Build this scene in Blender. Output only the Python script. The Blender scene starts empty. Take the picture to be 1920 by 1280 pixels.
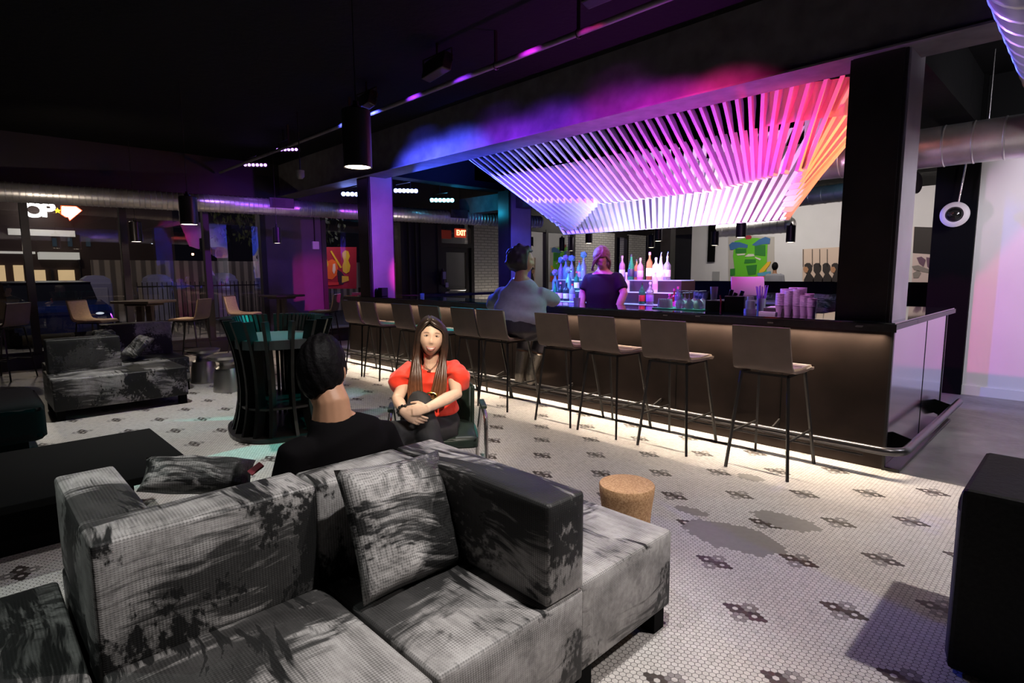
import bpy, bmesh, math, random
from mathutils import Vector, Matrix, Euler
random.seed(7)
PI = math.pi
S = bpy.context.scene
COL = S.collection
# ------------------------------------------------------------------ camera
F_PX, PITCH, ROLL, YAW, EYE = 1068.08, math.radians(6.855), math.radians(-.308), math.radians(45.79), 1.45
def cam_axes():
    cy, sy = math.cos(YAW), math.sin(YAW)
    f0 = Vector((-sy, cy, 0)); r0 = Vector((cy, sy, 0)); u0 = Vector((0, 0, 1))
    f = f0*math.cos(PITCH)-u0*math.sin(PITCH); u = u0*math.cos(PITCH)+f0*math.sin(PITCH)
    return (r0*math.cos(ROLL)+u*math.sin(ROLL), -r0*math.sin(ROLL)+u*math.cos(ROLL), f)
CR, CU, CF = cam_axes()
cd = bpy.data.cameras.new('camera'); co = bpy.data.objects.new('camera', cd); COL.objects.link(co)
cd.sensor_width = 36; cd.lens = F_PX/1920*36; cd.clip_start = .05; cd.clip_end = 200
m = Matrix((CR, CU, -CF)).transposed().to_4x4(); m.translation = (0, 0, EYE); co.matrix_world = m
S.camera = co
def W(px, py, d=None, x=None, y=None, z=None):
    """world point seen at a photo pixel, on a plane x=, y=, z= or at camera depth d"""
    r = CF + CR*((px-960)/F_PX) - CU*((py-640)/F_PX); o = Vector((0, 0, EYE))
    if d is not None: t = d
    elif x is not None: t = x/r.x
    elif y is not None: t = y/r.y
    else: t = (z-EYE)/r.z
    return o+r*t
# ------------------------------------------------------------------ materials
def N(nt, t, **k):
    n = nt.nodes.new(t)
    for a, b in k.items(): setattr(n, a, b)
    return n
def new_mat(name):
    m = bpy.data.materials.new(name); m.use_nodes = True
    nt = m.node_tree; return m, nt, nt.nodes['Principled BSDF']
def mat(name, c, rough=.5, metal=0, spec=.5, emit=None, es=0, noise=0, nscale=20, trans=0, alpha=1, ior=1.45, bump=0, sheen=0, coat=0):
    m, nt, b = new_mat(name)
    b.inputs['Base Color'].default_value = (*c, 1); b.inputs['Roughness'].default_value = rough
    b.inputs['Metallic'].default_value = metal; b.inputs['Specular IOR Level'].default_value = spec
    b.inputs['Transmission Weight'].default_value = trans; b.inputs['Alpha'].default_value = alpha; b.inputs['IOR'].default_value = ior
    b.inputs['Sheen Weight'].default_value = sheen; b.inputs['Coat Weight'].default_value = coat
    if emit: b.inputs['Emission Color'].default_value = (*emit, 1); b.inputs['Emission Strength'].default_value = es
    if noise or bump:
        tc = N(nt, 'ShaderNodeTexCoord'); nz = N(nt, 'ShaderNodeTexNoise'); nz.inputs['Scale'].default_value = nscale; nz.inputs['Detail'].default_value = 5
        nt.links.new(tc.outputs['Object'], nz.inputs['Vector'])
        if noise:
            mr = N(nt, 'ShaderNodeMapRange'); mr.inputs['From Min'].default_value = .3; mr.inputs['From Max'].default_value = .7
            mr.inputs['To Min'].default_value = 1-noise; mr.inputs['To Max'].default_value = 1+noise
            nt.links.new(nz.outputs['Fac'], mr.inputs['Value'])
            mx = N(nt, 'ShaderNodeVectorMath', operation='SCALE'); mx.inputs[0].default_value = c
            nt.links.new(mr.outputs[0], mx.inputs['Scale']); nt.links.new(mx.outputs[0], b.inputs['Base Color'])
        if bump:
            bp = N(nt, 'ShaderNodeBump'); bp.inputs['Strength'].default_value = bump; bp.inputs['Distance'].default_value = .01
            nt.links.new(nz.outputs['Fac'], bp.inputs['Height']); nt.links.new(bp.outputs[0], b.inputs['Normal'])
    return m
class G:
    """tiny node-math helper"""
    def __init__(s, nt): s.nt = nt
    def m(s, op, *a):
        n = s.nt.nodes.new('ShaderNodeMath'); n.operation = op
        for i, v in enumerate(a):
            if isinstance(v, (int, float)): n.inputs[i].default_value = v
            else: s.nt.links.new(v, n.inputs[i])
        return n.outputs[0]
    def mix(s, f, a, b):
        n = s.nt.nodes.new('ShaderNodeMix'); n.data_type = 'RGBA'
        for i, v in ((0, f), (6, a), (7, b)):
            if isinstance(v, tuple): n.inputs[i].default_value = (*v, 1)
            elif isinstance(v, (int, float)): n.inputs[i].default_value = v
            else: s.nt.links.new(v, n.inputs[i])
        return n.outputs[2]
    def noise(s, vec, scale, detail=3, rough=.5, dist=0, dims='3D'):
        n = s.nt.nodes.new('ShaderNodeTexNoise'); n.noise_dimensions = dims
        n.inputs['Scale'].default_value = scale; n.inputs['Detail'].default_value = detail; n.inputs['Roughness'].default_value = rough; n.inputs['Distortion'].default_value = dist
        if vec is not None: s.nt.links.new(vec, n.inputs['Vector'])
        return n
    def ramp(s, v, stops):
        n = s.nt.nodes.new('ShaderNodeValToRGB'); e = n.color_ramp.elements
        while len(e) < len(stops): e.new(.5)
        for k, (p, c) in zip(e, stops): k.position = p; k.color = (*c, 1) if len(c) == 3 else c
        s.nt.links.new(v, n.inputs[0]); return n.outputs[0]
    def mapr(s, v, a, b, c, d):
        n = s.nt.nodes.new('ShaderNodeMapRange')
        for i, x in enumerate((a, b, c, d)): n.inputs[i+1].default_value = x
        s.nt.links.new(v, n.inputs[0]); return n.outputs[0]
def bump(nt, b, h, strength, dist):
    n = nt.nodes.new('ShaderNodeBump'); n.inputs['Strength'].default_value = strength; n.inputs['Distance'].default_value = dist
    nt.links.new(h, n.inputs['Height']); nt.links.new(n.outputs[0], b.inputs['Normal'])
def g3(v): return (v, v, v)

def tile_mat():
    m, nt, b = new_mat('hex_mosaic'); g = G(nt); p = .2165*1.45/13; pu = .2022*1.45/14
    tc = N(nt, 'ShaderNodeTexCoord'); sx = N(nt, 'ShaderNodeSeparateXYZ'); nt.links.new(tc.outputs['Object'], sx.inputs[0])
    x0, y0 = -.6536*1.45, 1.5898*1.45; r3 = math.sqrt(3); h = r3/2
    X = g.m('MULTIPLY', g.m('SUBTRACT', sx.outputs[0], x0), h/pu); Y = g.m('DIVIDE', g.m('SUBTRACT', sx.outputs[1], y0), p)
    wr = lambda v, q: g.m('SUBTRACT', v, g.m('MULTIPLY', g.m('ROUND', g.m('DIVIDE', v, q)), q))
    ax, ay = wr(X, r3), wr(Y, 1.0)
    bx, by = wr(g.m('SUBTRACT', X, h), r3), wr(g.m('SUBTRACT', Y, .5), 1.0)
    l2 = lambda u, v: g.m('ADD', g.m('MULTIPLY', u, u), g.m('MULTIPLY', v, v))
    pick = g.m('LESS_THAN', l2(ax, ay), l2(bx, by)); inv = g.m('SUBTRACT', 1, pick)
    sel = lambda u, v: g.m('ADD', g.m('MULTIPLY', u, pick), g.m('MULTIPLY', v, inv))
    lx, ly = sel(ax, bx), sel(ay, by)
    cx, cy = g.m('SUBTRACT', X, lx), g.m('SUBTRACT', Y, ly)
    alx, aly = g.m('ABSOLUTE', lx), g.m('ABSOLUTE', ly)
    hd = g.m('MAXIMUM', aly, g.m('ADD', g.m('MULTIPLY', alx, h), g.m('MULTIPLY', aly, .5)))
    grout = g.mapr(hd, .435, .465, 0, 1)
    PX, PY = 28*h, 26
    q1x, q1y = wr(cx, PX), wr(cy, PY); q2x, q2y = wr(g.m('SUBTRACT', cx, PX/2), PX), wr(g.m('SUBTRACT', cy, PY/2), PY)
    pk = g.m('LESS_THAN', l2(q1x, q1y), l2(q2x, q2y)); ip = g.m('SUBTRACT', 1, pk)
    mx = g.m('ABSOLUTE', g.m('ADD', g.m('MULTIPLY', q1x, pk), g.m('MULTIPLY', q2x, ip)))
    my = g.m('ABSOLUTE', g.m('ADD', g.m('MULTIPLY', q1y, pk), g.m('MULTIPLY', q2y, ip)))
    near1 = lambda d2: g.m('LESS_THAN', g.m('ABSOLUTE', g.m('SUBTRACT', d2, 1)), .2)
    dark = near1(l2(g.m('SUBTRACT', mx, r3), my))
    tip = g.m('LESS_THAN', l2(g.m('SUBTRACT', mx, 2*r3), my), .2); cen = g.m('LESS_THAN', l2(mx, my), .2)
    dark = g.m('MAXIMUM', g.m('MAXIMUM', dark, tip), cen)
    grey = g.m('MULTIPLY', near1(l2(mx, g.m('SUBTRACT', my, 2))), g.m('SUBTRACT', 1, dark))
    cv = N(nt, 'ShaderNodeCombineXYZ'); nt.links.new(cx, cv.inputs[0]); nt.links.new(cy, cv.inputs[1])
    wn = N(nt, 'ShaderNodeTexWhiteNoise'); nt.links.new(cv.outputs[0], wn.inputs['Vector'])
    big = g.noise(tc.outputs['Object'], 1.1, 4).outputs['Fac']; fine = g.noise(tc.outputs['Object'], 26, 4).outputs['Fac']
    jit = g.mapr(wn.outputs['Value'], 0, 1, .86, 1.0)
    veins = g.mapr(fine, .55, .78, 1, .72)
    white = g.mix(g.mapr(big, .35, .65, 0, 1), (.62, .57, .53), (.66, .64, .63))
    sc = N(nt, 'ShaderNodeVectorMath', operation='SCALE'); nt.links.new(white, sc.inputs[0]); nt.links.new(g.m('MULTIPLY', jit, veins), sc.inputs['Scale'])
    col = g.mix(grey, sc.outputs[0], g.mix(wn.outputs['Value'], (.30, .28, .27), (.20, .19, .185)))
    col = g.mix(dark, col, g.mix(wn.outputs['Value'], (.045, .037, .034), (.085, .07, .062)))
    # worn patches filled with grey cement, edges follow whole tiles
    patch = None
    wob = g.m('MULTIPLY', g.m('SUBTRACT', g.noise(cv.outputs[0], .16, 2).outputs['Fac'], .5), 1.7)
    for qx, qy, rx, ry in ((-1.30, 2.95, .27, .16), (-1.17, 3.36, .20, .10), (-6.55, 2.55, .62, .22), (-1.93, 2.86, .13, .10), (-1.63, 3.10, .10, .05), (-1.62, 3.93, .09, .06)):
        ex = g.m('DIVIDE', g.m('SUBTRACT', g.m('MULTIPLY', cx, pu/h), qx-x0), rx); ey = g.m('DIVIDE', g.m('SUBTRACT', g.m('MULTIPLY', cy, p), qy-y0), ry)
        v = g.m('LESS_THAN', g.m('ADD', l2(ex, ey), wob), 1.0); patch = v if patch is None else g.m('MAXIMUM', patch, v)
    cem = g.mix(big, (.19, .18, .17), (.30, .285, .27))
    col = g.mix(grout, col, (.085, .075, .07))
    col = g.mix(patch, col, cem)
    nt.links.new(col, b.inputs['Base Color'])
    nt.links.new(g.mapr(fine, .3, .7, .28, .5), b.inputs['Roughness'])
    bump(nt, b, g.m('MULTIPLY', g.m('SUBTRACT', 1, grout), g.m('SUBTRACT', 1, patch)), .35, .003)
    return m
def concrete_mat():
    m, nt, b = new_mat('trowelled_concrete'); g = G(nt); tc = N(nt, 'ShaderNodeTexCoord')
    a = g.noise(tc.outputs['Object'], 1.6, 6, .6, .6).outputs['Fac']; c = g.noise(tc.outputs['Object'], 14, 6, .7).outputs['Fac']
    v = g.m('ADD', g.m('MULTIPLY', a, .7), g.m('MULTIPLY', c, .3))
    nt.links.new(g.ramp(v, ((.3, g3(.07)), (.5, (.16, .15, .14)), (.7, (.30, .285, .27)))), b.inputs['Base Color'])
    nt.links.new(g.mapr(c, .3, .7, .3, .55), b.inputs['Roughness'])
    return m
def sofa_mat(name, seed, lo=.02, hi=.42, cut=.5):
    """woven upholstery printed with broad black brush strokes on mottled grey"""
    m, nt, b = new_mat(name); g = G(nt); tc = N(nt, 'ShaderNodeTexCoord')
    mp = N(nt, 'ShaderNodeMapping'); nt.links.new(tc.outputs['Object'], mp.inputs[0]); mp.inputs['Location'].default_value = (seed*3.1, seed*1.7, seed*2.3)
    w = g.noise(mp.outputs[0], 1.3, 2); va = N(nt, 'ShaderNodeVectorMath', operation='MULTIPLY_ADD'); nt.links.new(w.outputs['Color'], va.inputs[0]); va.inputs[1].default_value = (.30, .30, .30); nt.links.new(mp.outputs[0], va.inputs[2])
    def layer(sc, rot, scale, det, ro):
        q = N(nt, 'ShaderNodeMapping'); nt.links.new(va.outputs[0], q.inputs[0]); q.inputs['Rotation'].default_value = rot; q.inputs['Scale'].default_value = sc
        return g.noise(q.outputs[0], scale, det, ro).outputs['Fac']
    R1 = (.25+seed*.3, .35, .55+seed*.5); R2 = (.9-seed*.2, -.3, -.5+seed*.4)
    a = layer((.8, 2.4, 2.0), R1, 1.5, 3, .5); a2 = layer((2.2, .8, 1.5), R2, 1.3, 3, .5)          # the strokes themselves
    f1 = layer((2.5, 48, 34), R1, 1.0, 4, .6); f2 = layer((34, 2.5, 48), R2, 1.0, 4, .6)               # bristle marks along them
    mott = g.noise(mp.outputs[0], 7, 6, .7).outputs['Fac']
    s1 = g.m('ADD', a, g.m('MULTIPLY', g.m('SUBTRACT', f1, .5), .46)); s2 = g.m('ADD', a2, g.m('MULTIPLY', g.m('SUBTRACT', f2, .5), .46))
    d1 = g.mapr(s1, cut-.015, cut+.06, 0, 1); d2 = g.mapr(s2, cut+.005, cut+.09, 0, .9)
    dk = g.m('MAXIMUM', d1, d2)
    base = g.ramp(g.m('ADD', g.m('MULTIPLY', mott, .6), g.m('MULTIPLY', f1, .4)), ((.34, (hi*.40, hi*.39, hi*.38)), (.5, (hi*.78, hi*.75, hi*.73)), (.66, (hi*1.12, hi*1.09, hi*1.07))))
    c = g.mix(dk, base, g.mix(mott, g3(lo*.6), g3(lo*2.2)))
    sx = N(nt, 'ShaderNodeSeparateXYZ'); nt.links.new(tc.outputs['Object'], sx.inputs[0])
    s = lambda i, k: g.m('SINE', g.m('MULTIPLY', sx.outputs[i], 2*PI/k))
    wv = g.m('ADD', g.m('ADD', s(0, .0088), s(1, .0088)), s(2, .0062)); ht = g.mapr(wv, -1.2, 1.2, 0, 1)
    cs = N(nt, 'ShaderNodeVectorMath', operation='SCALE'); nt.links.new(c, cs.inputs[0]); nt.links.new(g.mapr(wv, -.2, 1.7, 1.08, .52), cs.inputs['Scale'])
    nt.links.new(cs.outputs[0], b.inputs['Base Color'])
    b.inputs['Roughness'].default_value = .5; b.inputs['Specular IOR Level'].default_value = .28
    bump(nt, b, ht, .3, .0015)
    return m
def thin_glass(name, tint=(1, 1, 1), refl=.10, k=1.6):
    m = bpy.data.materials.new(name); m.use_nodes = True; nt = m.node_tree; nt.nodes.clear()
    o = N(nt, 'ShaderNodeOutputMaterial'); t = N(nt, 'ShaderNodeBsdfTransparent'); t.inputs[0].default_value = (*tint, 1)
    gl = N(nt, 'ShaderNodeBsdfGlossy'); gl.inputs['Roughness'].default_value = 0.0; mx = N(nt, 'ShaderNodeMixShader')
    fr = N(nt, 'ShaderNodeFresnel'); fr.inputs[0].default_value = 1.5; g = G(nt)
    nt.links.new(g.m('MINIMUM', g.m('ADD', g.m('MULTIPLY', fr.outputs[0], k), refl-.06), 1), mx.inputs[0])
    nt.links.new(t.outputs[0], mx.inputs[1]); nt.links.new(gl.outputs[0], mx.inputs[2]); nt.links.new(mx.outputs[0], o.inputs[0])
    return m
def brick_mat(name, c1, c2, scale, bw, bh, mortar=.012):
    m, nt, b = new_mat(name); tc = N(nt, 'ShaderNodeTexCoord'); mp = N(nt, 'ShaderNodeMapping'); nt.links.new(tc.outputs['Object'], mp.inputs[0]); mp.inputs['Rotation'].default_value = (0, -PI/2, -PI/2)
    br = N(nt, 'ShaderNodeTexBrick'); nt.links.new(mp.outputs[0], br.inputs[0]); br.inputs['Scale'].default_value = scale
    br.inputs['Color1'].default_value = (*c1, 1); br.inputs['Color2'].default_value = (*c2, 1); br.inputs['Mortar'].default_value = (*[x*.5 for x in c1], 1)
    br.inputs['Brick Width'].default_value = bw; br.inputs['Row Height'].default_value = bh; br.inputs['Mortar Size'].default_value = mortar
    nt.links.new(br.outputs[0], b.inputs['Base Color']); return m
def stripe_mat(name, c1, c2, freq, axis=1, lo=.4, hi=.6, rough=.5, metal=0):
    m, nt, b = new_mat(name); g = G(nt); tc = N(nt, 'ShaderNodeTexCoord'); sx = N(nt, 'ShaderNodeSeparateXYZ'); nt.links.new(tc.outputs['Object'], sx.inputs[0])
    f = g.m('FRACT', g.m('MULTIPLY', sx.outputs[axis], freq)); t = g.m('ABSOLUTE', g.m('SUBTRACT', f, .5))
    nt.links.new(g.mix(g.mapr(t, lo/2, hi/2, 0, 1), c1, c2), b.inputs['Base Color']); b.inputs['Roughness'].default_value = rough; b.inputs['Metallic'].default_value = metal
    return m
M = dict(
 tile=tile_mat(), concrete=concrete_mat(),
 ceil=mat('black_painted_deck', g3(.006), .85, bump=.6, nscale=14, spec=.1), beam=mat('dark_steel_beam', (.115, .105, .115), .55, noise=.25, nscale=6, spec=.3),
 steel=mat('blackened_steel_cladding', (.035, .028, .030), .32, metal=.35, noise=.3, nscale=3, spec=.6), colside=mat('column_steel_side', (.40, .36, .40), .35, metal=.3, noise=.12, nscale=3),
 panel=mat('hot_rolled_steel', (.030, .021, .018), .32, metal=.75, noise=.35, nscale=2.2), endpanel=mat('polished_steel_panel', (.62, .58, .60), .13, metal=1.0, noise=.05, nscale=2),
 counter=mat('glass_bar_top', (.012, .016, .016), .06, spec=.9, coat=.5), counteredge=mat('black_counter_edge', (.012, .011, .012), .35, noise=.4, nscale=30),
 frame=mat('dark_window_frame', (.018, .014, .016), .45), blackm=mat('matte_black', g3(.003), .7, spec=.06), blackmet=mat('black_powder_coat', (.015, .013, .013), .35, metal=.3, spec=.6),
 rail=mat('foot_rail_steel', (.10, .095, .10), .28, metal=.9), chrome=mat('brushed_steel', (.62, .60, .58), .25, metal=1), galv=mat('galvanised_duct', (.72, .70, .70), .36, metal=.85, noise=.18, nscale=5),
 shell=mat('taupe_stool_veneer', (.135, .094, .076), .5, noise=.1, nscale=8), seatf=mat('tan_seat_upholstery', (.56, .41, .28), .6, noise=.1, nscale=40, bump=.2),
 white=mat('white_wall_paint', (.72, .70, .71), .6, noise=.03, nscale=2), wht=mat('white_lacquer', (.80, .80, .82), .38), plaster=mat('dark_purple_plaster', (.10, .07, .11), .6, noise=.1, nscale=4),
 cork=None, glasswin=thin_glass('window_glass', (.93, .94, .95), .14, 2.2), glassfar=thin_glass('window_glass_far', (.9, .9, .9), .07, .35),
)
M['brick'] = brick_mat('white_painted_brick', (.62, .60, .57), (.55, .53, .50), 1, .24, .075)
M['lampw'] = mat('warm_lamp_disc', (1, .9, .75), .5, emit=(1, .86, .66), es=9)
# ------------------------------------------------------------------ mesh helpers
class MB:
    def __init__(s): s.bm = bmesh.new()
    def _new(s, f):
        n = len(s.bm.verts); f(); s.bm.verts.ensure_lookup_table(); return s.bm.verts[n:]
    def box(s, a, b, bev=0, seg=2, mtx=None):
        a, b = Vector(a), Vector(b); c = (a+b)/2; d = b-a
        r = bmesh.ops.create_cube(s.bm, size=1, matrix=Matrix.Translation(c) @ Matrix.Diagonal((abs(d.x), abs(d.y), abs(d.z), 1)))
        v = r['verts']
        if mtx: bmesh.ops.transform(s.bm, matrix=mtx, verts=v)
        if bev:
            es = list({e for x in v for e in x.link_edges})
            bmesh.ops.bevel(s.bm, geom=es, offset=bev, segments=seg, affect='EDGES', profile=.5)
        return s
    def bar(s, p0, p1, w, h, up=(0, 0, 1), bev=0):
        p0, p1 = Vector(p0), Vector(p1); z = (p1-p0); L = z.length; z.normalize(); u = Vector(up)
        x = z.cross(u)
        if x.length < 1e-4: x = z.cross(Vector((0, 1, 0)))
        x.normalize(); y = z.cross(x); m = Matrix((x, y, z)).transposed().to_4x4(); m.translation = (p0+p1)/2
        return s.box((-w/2, -h/2, -L/2), (w/2, h/2, L/2), bev, 1, m)
    def cyl(s, p0, p1, r0, r1=None, seg=20, caps=True):
        r1 = r0 if r1 is None else r1; p0, p1 = Vector(p0), Vector(p1); z = p1-p0; L = z.length
        q = z.to_track_quat('Z', 'Y').to_matrix().to_4x4(); q.translation = (p0+p1)/2
        bmesh.ops.create_cone(s.bm, cap_ends=caps, segments=seg, radius1=r0, radius2=r1, depth=L, matrix=q); return s
    def tube(s, pts, r, seg=10, closed=False):
        pts = [Vector(p) for p in pts]; n = len(pts); rr = r if isinstance(r, (list, tuple)) else [r]*n; rings = []
        prev = None
        for i, p in enumerate(pts):
            t = (pts[(i+1) % n]-pts[i-1]) if closed else (pts[min(i+1, n-1)]-pts[max(i-1, 0)])
            t.normalize()
            if prev is None: a = t.orthogonal()
            else: a = prev-t*prev.dot(t)
            a.normalize(); prev = a; b = t.cross(a)
            rings.append([s.bm.verts.new(p+(a*math.cos(2*PI*k/seg)+b*math.sin(2*PI*k/seg))*rr[i]) for k in range(seg)])
        for i in range(n if closed else n-1):
            A, B = rings[i], rings[(i+1) % n]
            for k in range(seg): s.bm.faces.new((A[k], A[(k+1) % seg], B[(k+1) % seg], B[k]))
        if not closed:
            s.bm.faces.new(rings[0][::-1]); s.bm.faces.new(rings[-1])
        return s
    def lathe(s, prof, c=(0, 0, 0), seg=24, sy=1.0):
        c = Vector(c); rings = []
        for r, z in prof:
            if r < 1e-5: rings.append([s.bm.verts.new(c+Vector((0, 0, z)))])
            else: rings.append([s.bm.verts.new(c+Vector((r*math.cos(2*PI*k/seg), sy*r*math.sin(2*PI*k/seg), z))) for k in range(seg)])
        for A, B in zip(rings, rings[1:]):
            for k in range(seg):
                j = (k+1) % seg
                if len(A) == 1 and len(B) == 1: continue
                if len(A) == 1: s.bm.faces.new((A[0], B[j], B[k]))
                elif len(B) == 1: s.bm.faces.new((A[k], A[j], B[0]))
                else: s.bm.faces.new((A[k], A[j], B[j], B[k]))
        return s
    def prism(s, poly, z0, z1, axis='z', off=0):
        """extrude a 2-D outline; axis is the extrusion direction"""
        def P(u, v, w): return {'z': (u, v, w), 'y': (u, w, v), 'x': (w, u, v)}[axis]
        A = [s.bm.verts.new(P(u, v, z0)) for u, v in poly]; B = [s.bm.verts.new(P(u, v, z1)) for u, v in poly]; n = len(poly)
        s.bm.faces.new(A[::-1]); s.bm.faces.new(B)
        for k in range(n): s.bm.faces.new((A[k], A[(k+1) % n], B[(k+1) % n], B[k]))
        return s
    def quad(s, *p): s.bm.faces.new([s.bm.verts.new(q) for q in p]); return s
    def sphere(s, c, r, sc=(1, 1, 1), u=16, v=10, rot=None):
        mt = Matrix.Translation(c) @ (rot.to_4x4() if rot else Matrix()) @ Matrix.Diagonal((*sc, 1))
        bmesh.ops.create_uvsphere(s.bm, u_segments=u, v_segments=v, radius=r, matrix=mt); return s
    def build(s, name, material, parent=None, smooth=False, loc=None, angle=40):
        bmesh.ops.recalc_face_normals(s.bm, faces=s.bm.faces)
        me = bpy.data.meshes.new(name); s.bm.to_mesh(me); s.bm.free()
        if material: me.materials.append(material)
        o = bpy.data.objects.new(name, me); COL.objects.link(o)
        if smooth:
            for p in me.polygons: p.use_smooth = True
            if angle < 180: me.set_sharp_from_angle(angle=math.radians(angle))
        if parent: o.parent = parent
        if loc is not None: o.location = loc
        return o
def tag(o, label, cat, group=None, kind=None):
    o['label'] = label; o['category'] = cat
    if group: o['group'] = group
    if kind: o['kind'] = kind
    return o
def thing(name, label, cat, loc=(0, 0, 0), rz=0, group=None):
    o = bpy.data.objects.new(name, None); COL.objects.link(o); o.location = loc; o.rotation_euler = (0, 0, rz); o.empty_display_size = .1
    return tag(o, label, cat, group)
def struct(name, mb, material, label=None, parent=None, smooth=False):
    o = mb.build(name, material, parent, smooth)
    if parent is None:
        o['kind'] = 'structure'
        if label: o['label'] = label
    return o
def dup(root, loc, rz=None, label=None, group=None, scale=None):
    r = root.copy(); COL.objects.link(r); r.location = loc
    if rz is not None: r.rotation_euler = (0, 0, rz)
    if scale: r.scale = scale
    if label: r['label'] = label
    if group: r['group'] = group
    for ch in list(root.children):
        c = ch.copy(); COL.objects.link(c); c.parent = r
        for k in list(ch.children):
            d = k.copy(); COL.objects.link(d); d.parent = c
    return r
def apply_mods(o):
    dg = bpy.context.evaluated_depsgraph_get(); me = bpy.data.meshes.new_from_object(o.evaluated_get(dg)); old = o.data
    o.modifiers.clear(); o.data = me; bpy.data.meshes.remove(old); return o
def soften(o, lv=2):
    md = o.modifiers.new('s', 'SUBSURF'); md.levels = lv; md.render_levels = lv; apply_mods(o)
    for p in o.data.polygons: p.use_smooth = True
    return o
def light(name, kind, loc, target, power, color, size=.1, angle=60, blend=.5, size_y=None, spread=None):
    l = bpy.data.lights.new(name, kind); l.energy = power; l.color = color
    if kind == 'SPOT': l.spot_size = math.radians(angle); l.spot_blend = blend; l.shadow_soft_size = size
    elif kind == 'AREA':
        l.size = size
        if size_y: l.shape = 'RECTANGLE'; l.size_y = size_y
        if spread: l.spread = math.radians(spread)
    else: l.shadow_soft_size = size
    o = bpy.data.objects.new(name, l); COL.objects.link(o); o.location = loc
    d = Vector(target)-Vector(loc); o.rotation_euler = d.to_track_quat('-Z', 'Y').to_euler(); return o
# ================================================================== SETTING
BX0, BX1, BY0 = -8.95, -1.0, 4.77          # bar front run
YS = 4.765                                   # where the mosaic stops
b = MB().box((-11.6, -4, -.06), (4.2, YS, 0)); b.box((-11.6, YS, -.06), (BX0, 18, 0)); struct('floor', b, M['tile'], 'white hexagon mosaic floor with dark flower motifs')
b = MB().box((BX0, YS, -.06), (4.2, 18, 0)); struct('floor_concrete', b, M['concrete'], 'grey trowelled concrete floor beside the bar')
b = MB().box((-12, -4, 3.6), (4.2, 18.2, 3.7)); struct('ceiling', b, M['ceil'], 'black painted ceiling')
XW = -11.6
# window wall: curb, head, piers
b = MB().box((XW-.18, -4, 0), (XW+.12, 4.45, .22)); b.box((XW-.18, 5.65, 0), (XW+.12, 7.68, .22)); b.box((XW-.18, 10.8, 0), (XW+.12, 14.0, .5)); struct('trim_1', b, M['frame'], 'dark curb under the street windows')
b = MB().box((XW-.2, -4, 2.72), (XW, 18, 3.6)); struct('wall_left', b, M['frame'], 'dark bulkhead above the street windows')
b = MB().box((XW-.3, 4.42, 0), (XW+.05, 5.66, 2.75)); struct('wall_left_pier', b, M['plaster'], 'purple lit wall pier between windows')
b = MB().box((XW-.3, 7.66, 0), (XW+.05, 8.66, 2.75))
for y in (7.78, 7.98, 8.12): b.box((XW+.05, y, 0), (XW+.12, y+.05, 2.7))
struct('wall_left_dark', b, M['frame'], 'dark wall beside the exit door')
b = MB().box((XW-.3, 9.84, 0), (XW+.08, 10.8, 2.75)); struct('wall_left_brick', b, M['brick'], 'white painted brick pier')
b = MB().box((XW-.3, 14.0, 0), (XW+.05, 16.1, 2.75)); b.box((XW-.3, 16.9, 0), (XW+.05, 18, 2.75)); struct('wall_left_far', b, M['brick'], 'pale brick wall behind the bar')
def window(n, y0, y1, mull, z0=.22, z1=2.72):
    f = MB()
    for y in mull: f.box((XW-.06, y-.05, z0), (XW+.07, y+.05, z1))
    f.box((XW-.05, y0, z1-.08), (XW+.06, y1, z1)); f.box((XW-.05, y0, z0), (XW+.06, y1, z0+.05))
    w = struct('window_%d' % n, f, M['frame'], 'dark framed street window')
    g = MB().quad((XW, y0, z0), (XW, y1, z0), (XW, y1, z1), (XW, y0, z1)).build('window_pane', M['glasswin'] if n < 3 else M['glassfar'], w)
window(1, -4, 4.45, (-1.7, -.42, .85, 2.12, 3.40, 4.42)); window(2, 5.65, 7.68, (5.68, 7.1, 7.64)); window(3, 10.8, 14.0, (10.85, 12.7, 13.95), .5); window(4, 16.1, 16.9, (16.15, 16.85), .5)
# exit door
f = MB().box((XW-.05, 8.66, 0), (XW+.08, 8.78, 2.75)); f.box((XW-.05, 9.74, 0), (XW+.08, 9.84, 2.75)); f.box((XW-.05, 8.78, 2.1), (XW+.08, 9.74, 2.2))
f.box((XW-.04, 8.78, 0), (XW+.03, 8.95, 2.1)); f.box((XW-.04, 9.60, 0), (XW+.03, 9.74, 2.1)); f.box((XW-.04, 8.95, 0), (XW+.03, 9.6, .95)); f.box((XW-.04, 8.95, 1.98), (XW+.03, 9.6, 2.1))
d = struct('door_1', f, M['frame'], 'dark glazed exit door')
g = MB().quad((XW, 8.95, .95), (XW, 9.6, .95), (XW, 9.6, 1.98), (XW, 8.95, 1.98)); g.quad((XW, 8.78, 2.2), (XW, 9.74, 2.2), (XW, 9.74, 2.75), (XW, 8.78, 2.75)); g.build('door_pane', M['glasswin'], d)
MB().box((XW+.03, 9.0, 1.0), (XW+.09, 9.55, 1.05), .01).build('push_bar', M['chrome'], d)
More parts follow.
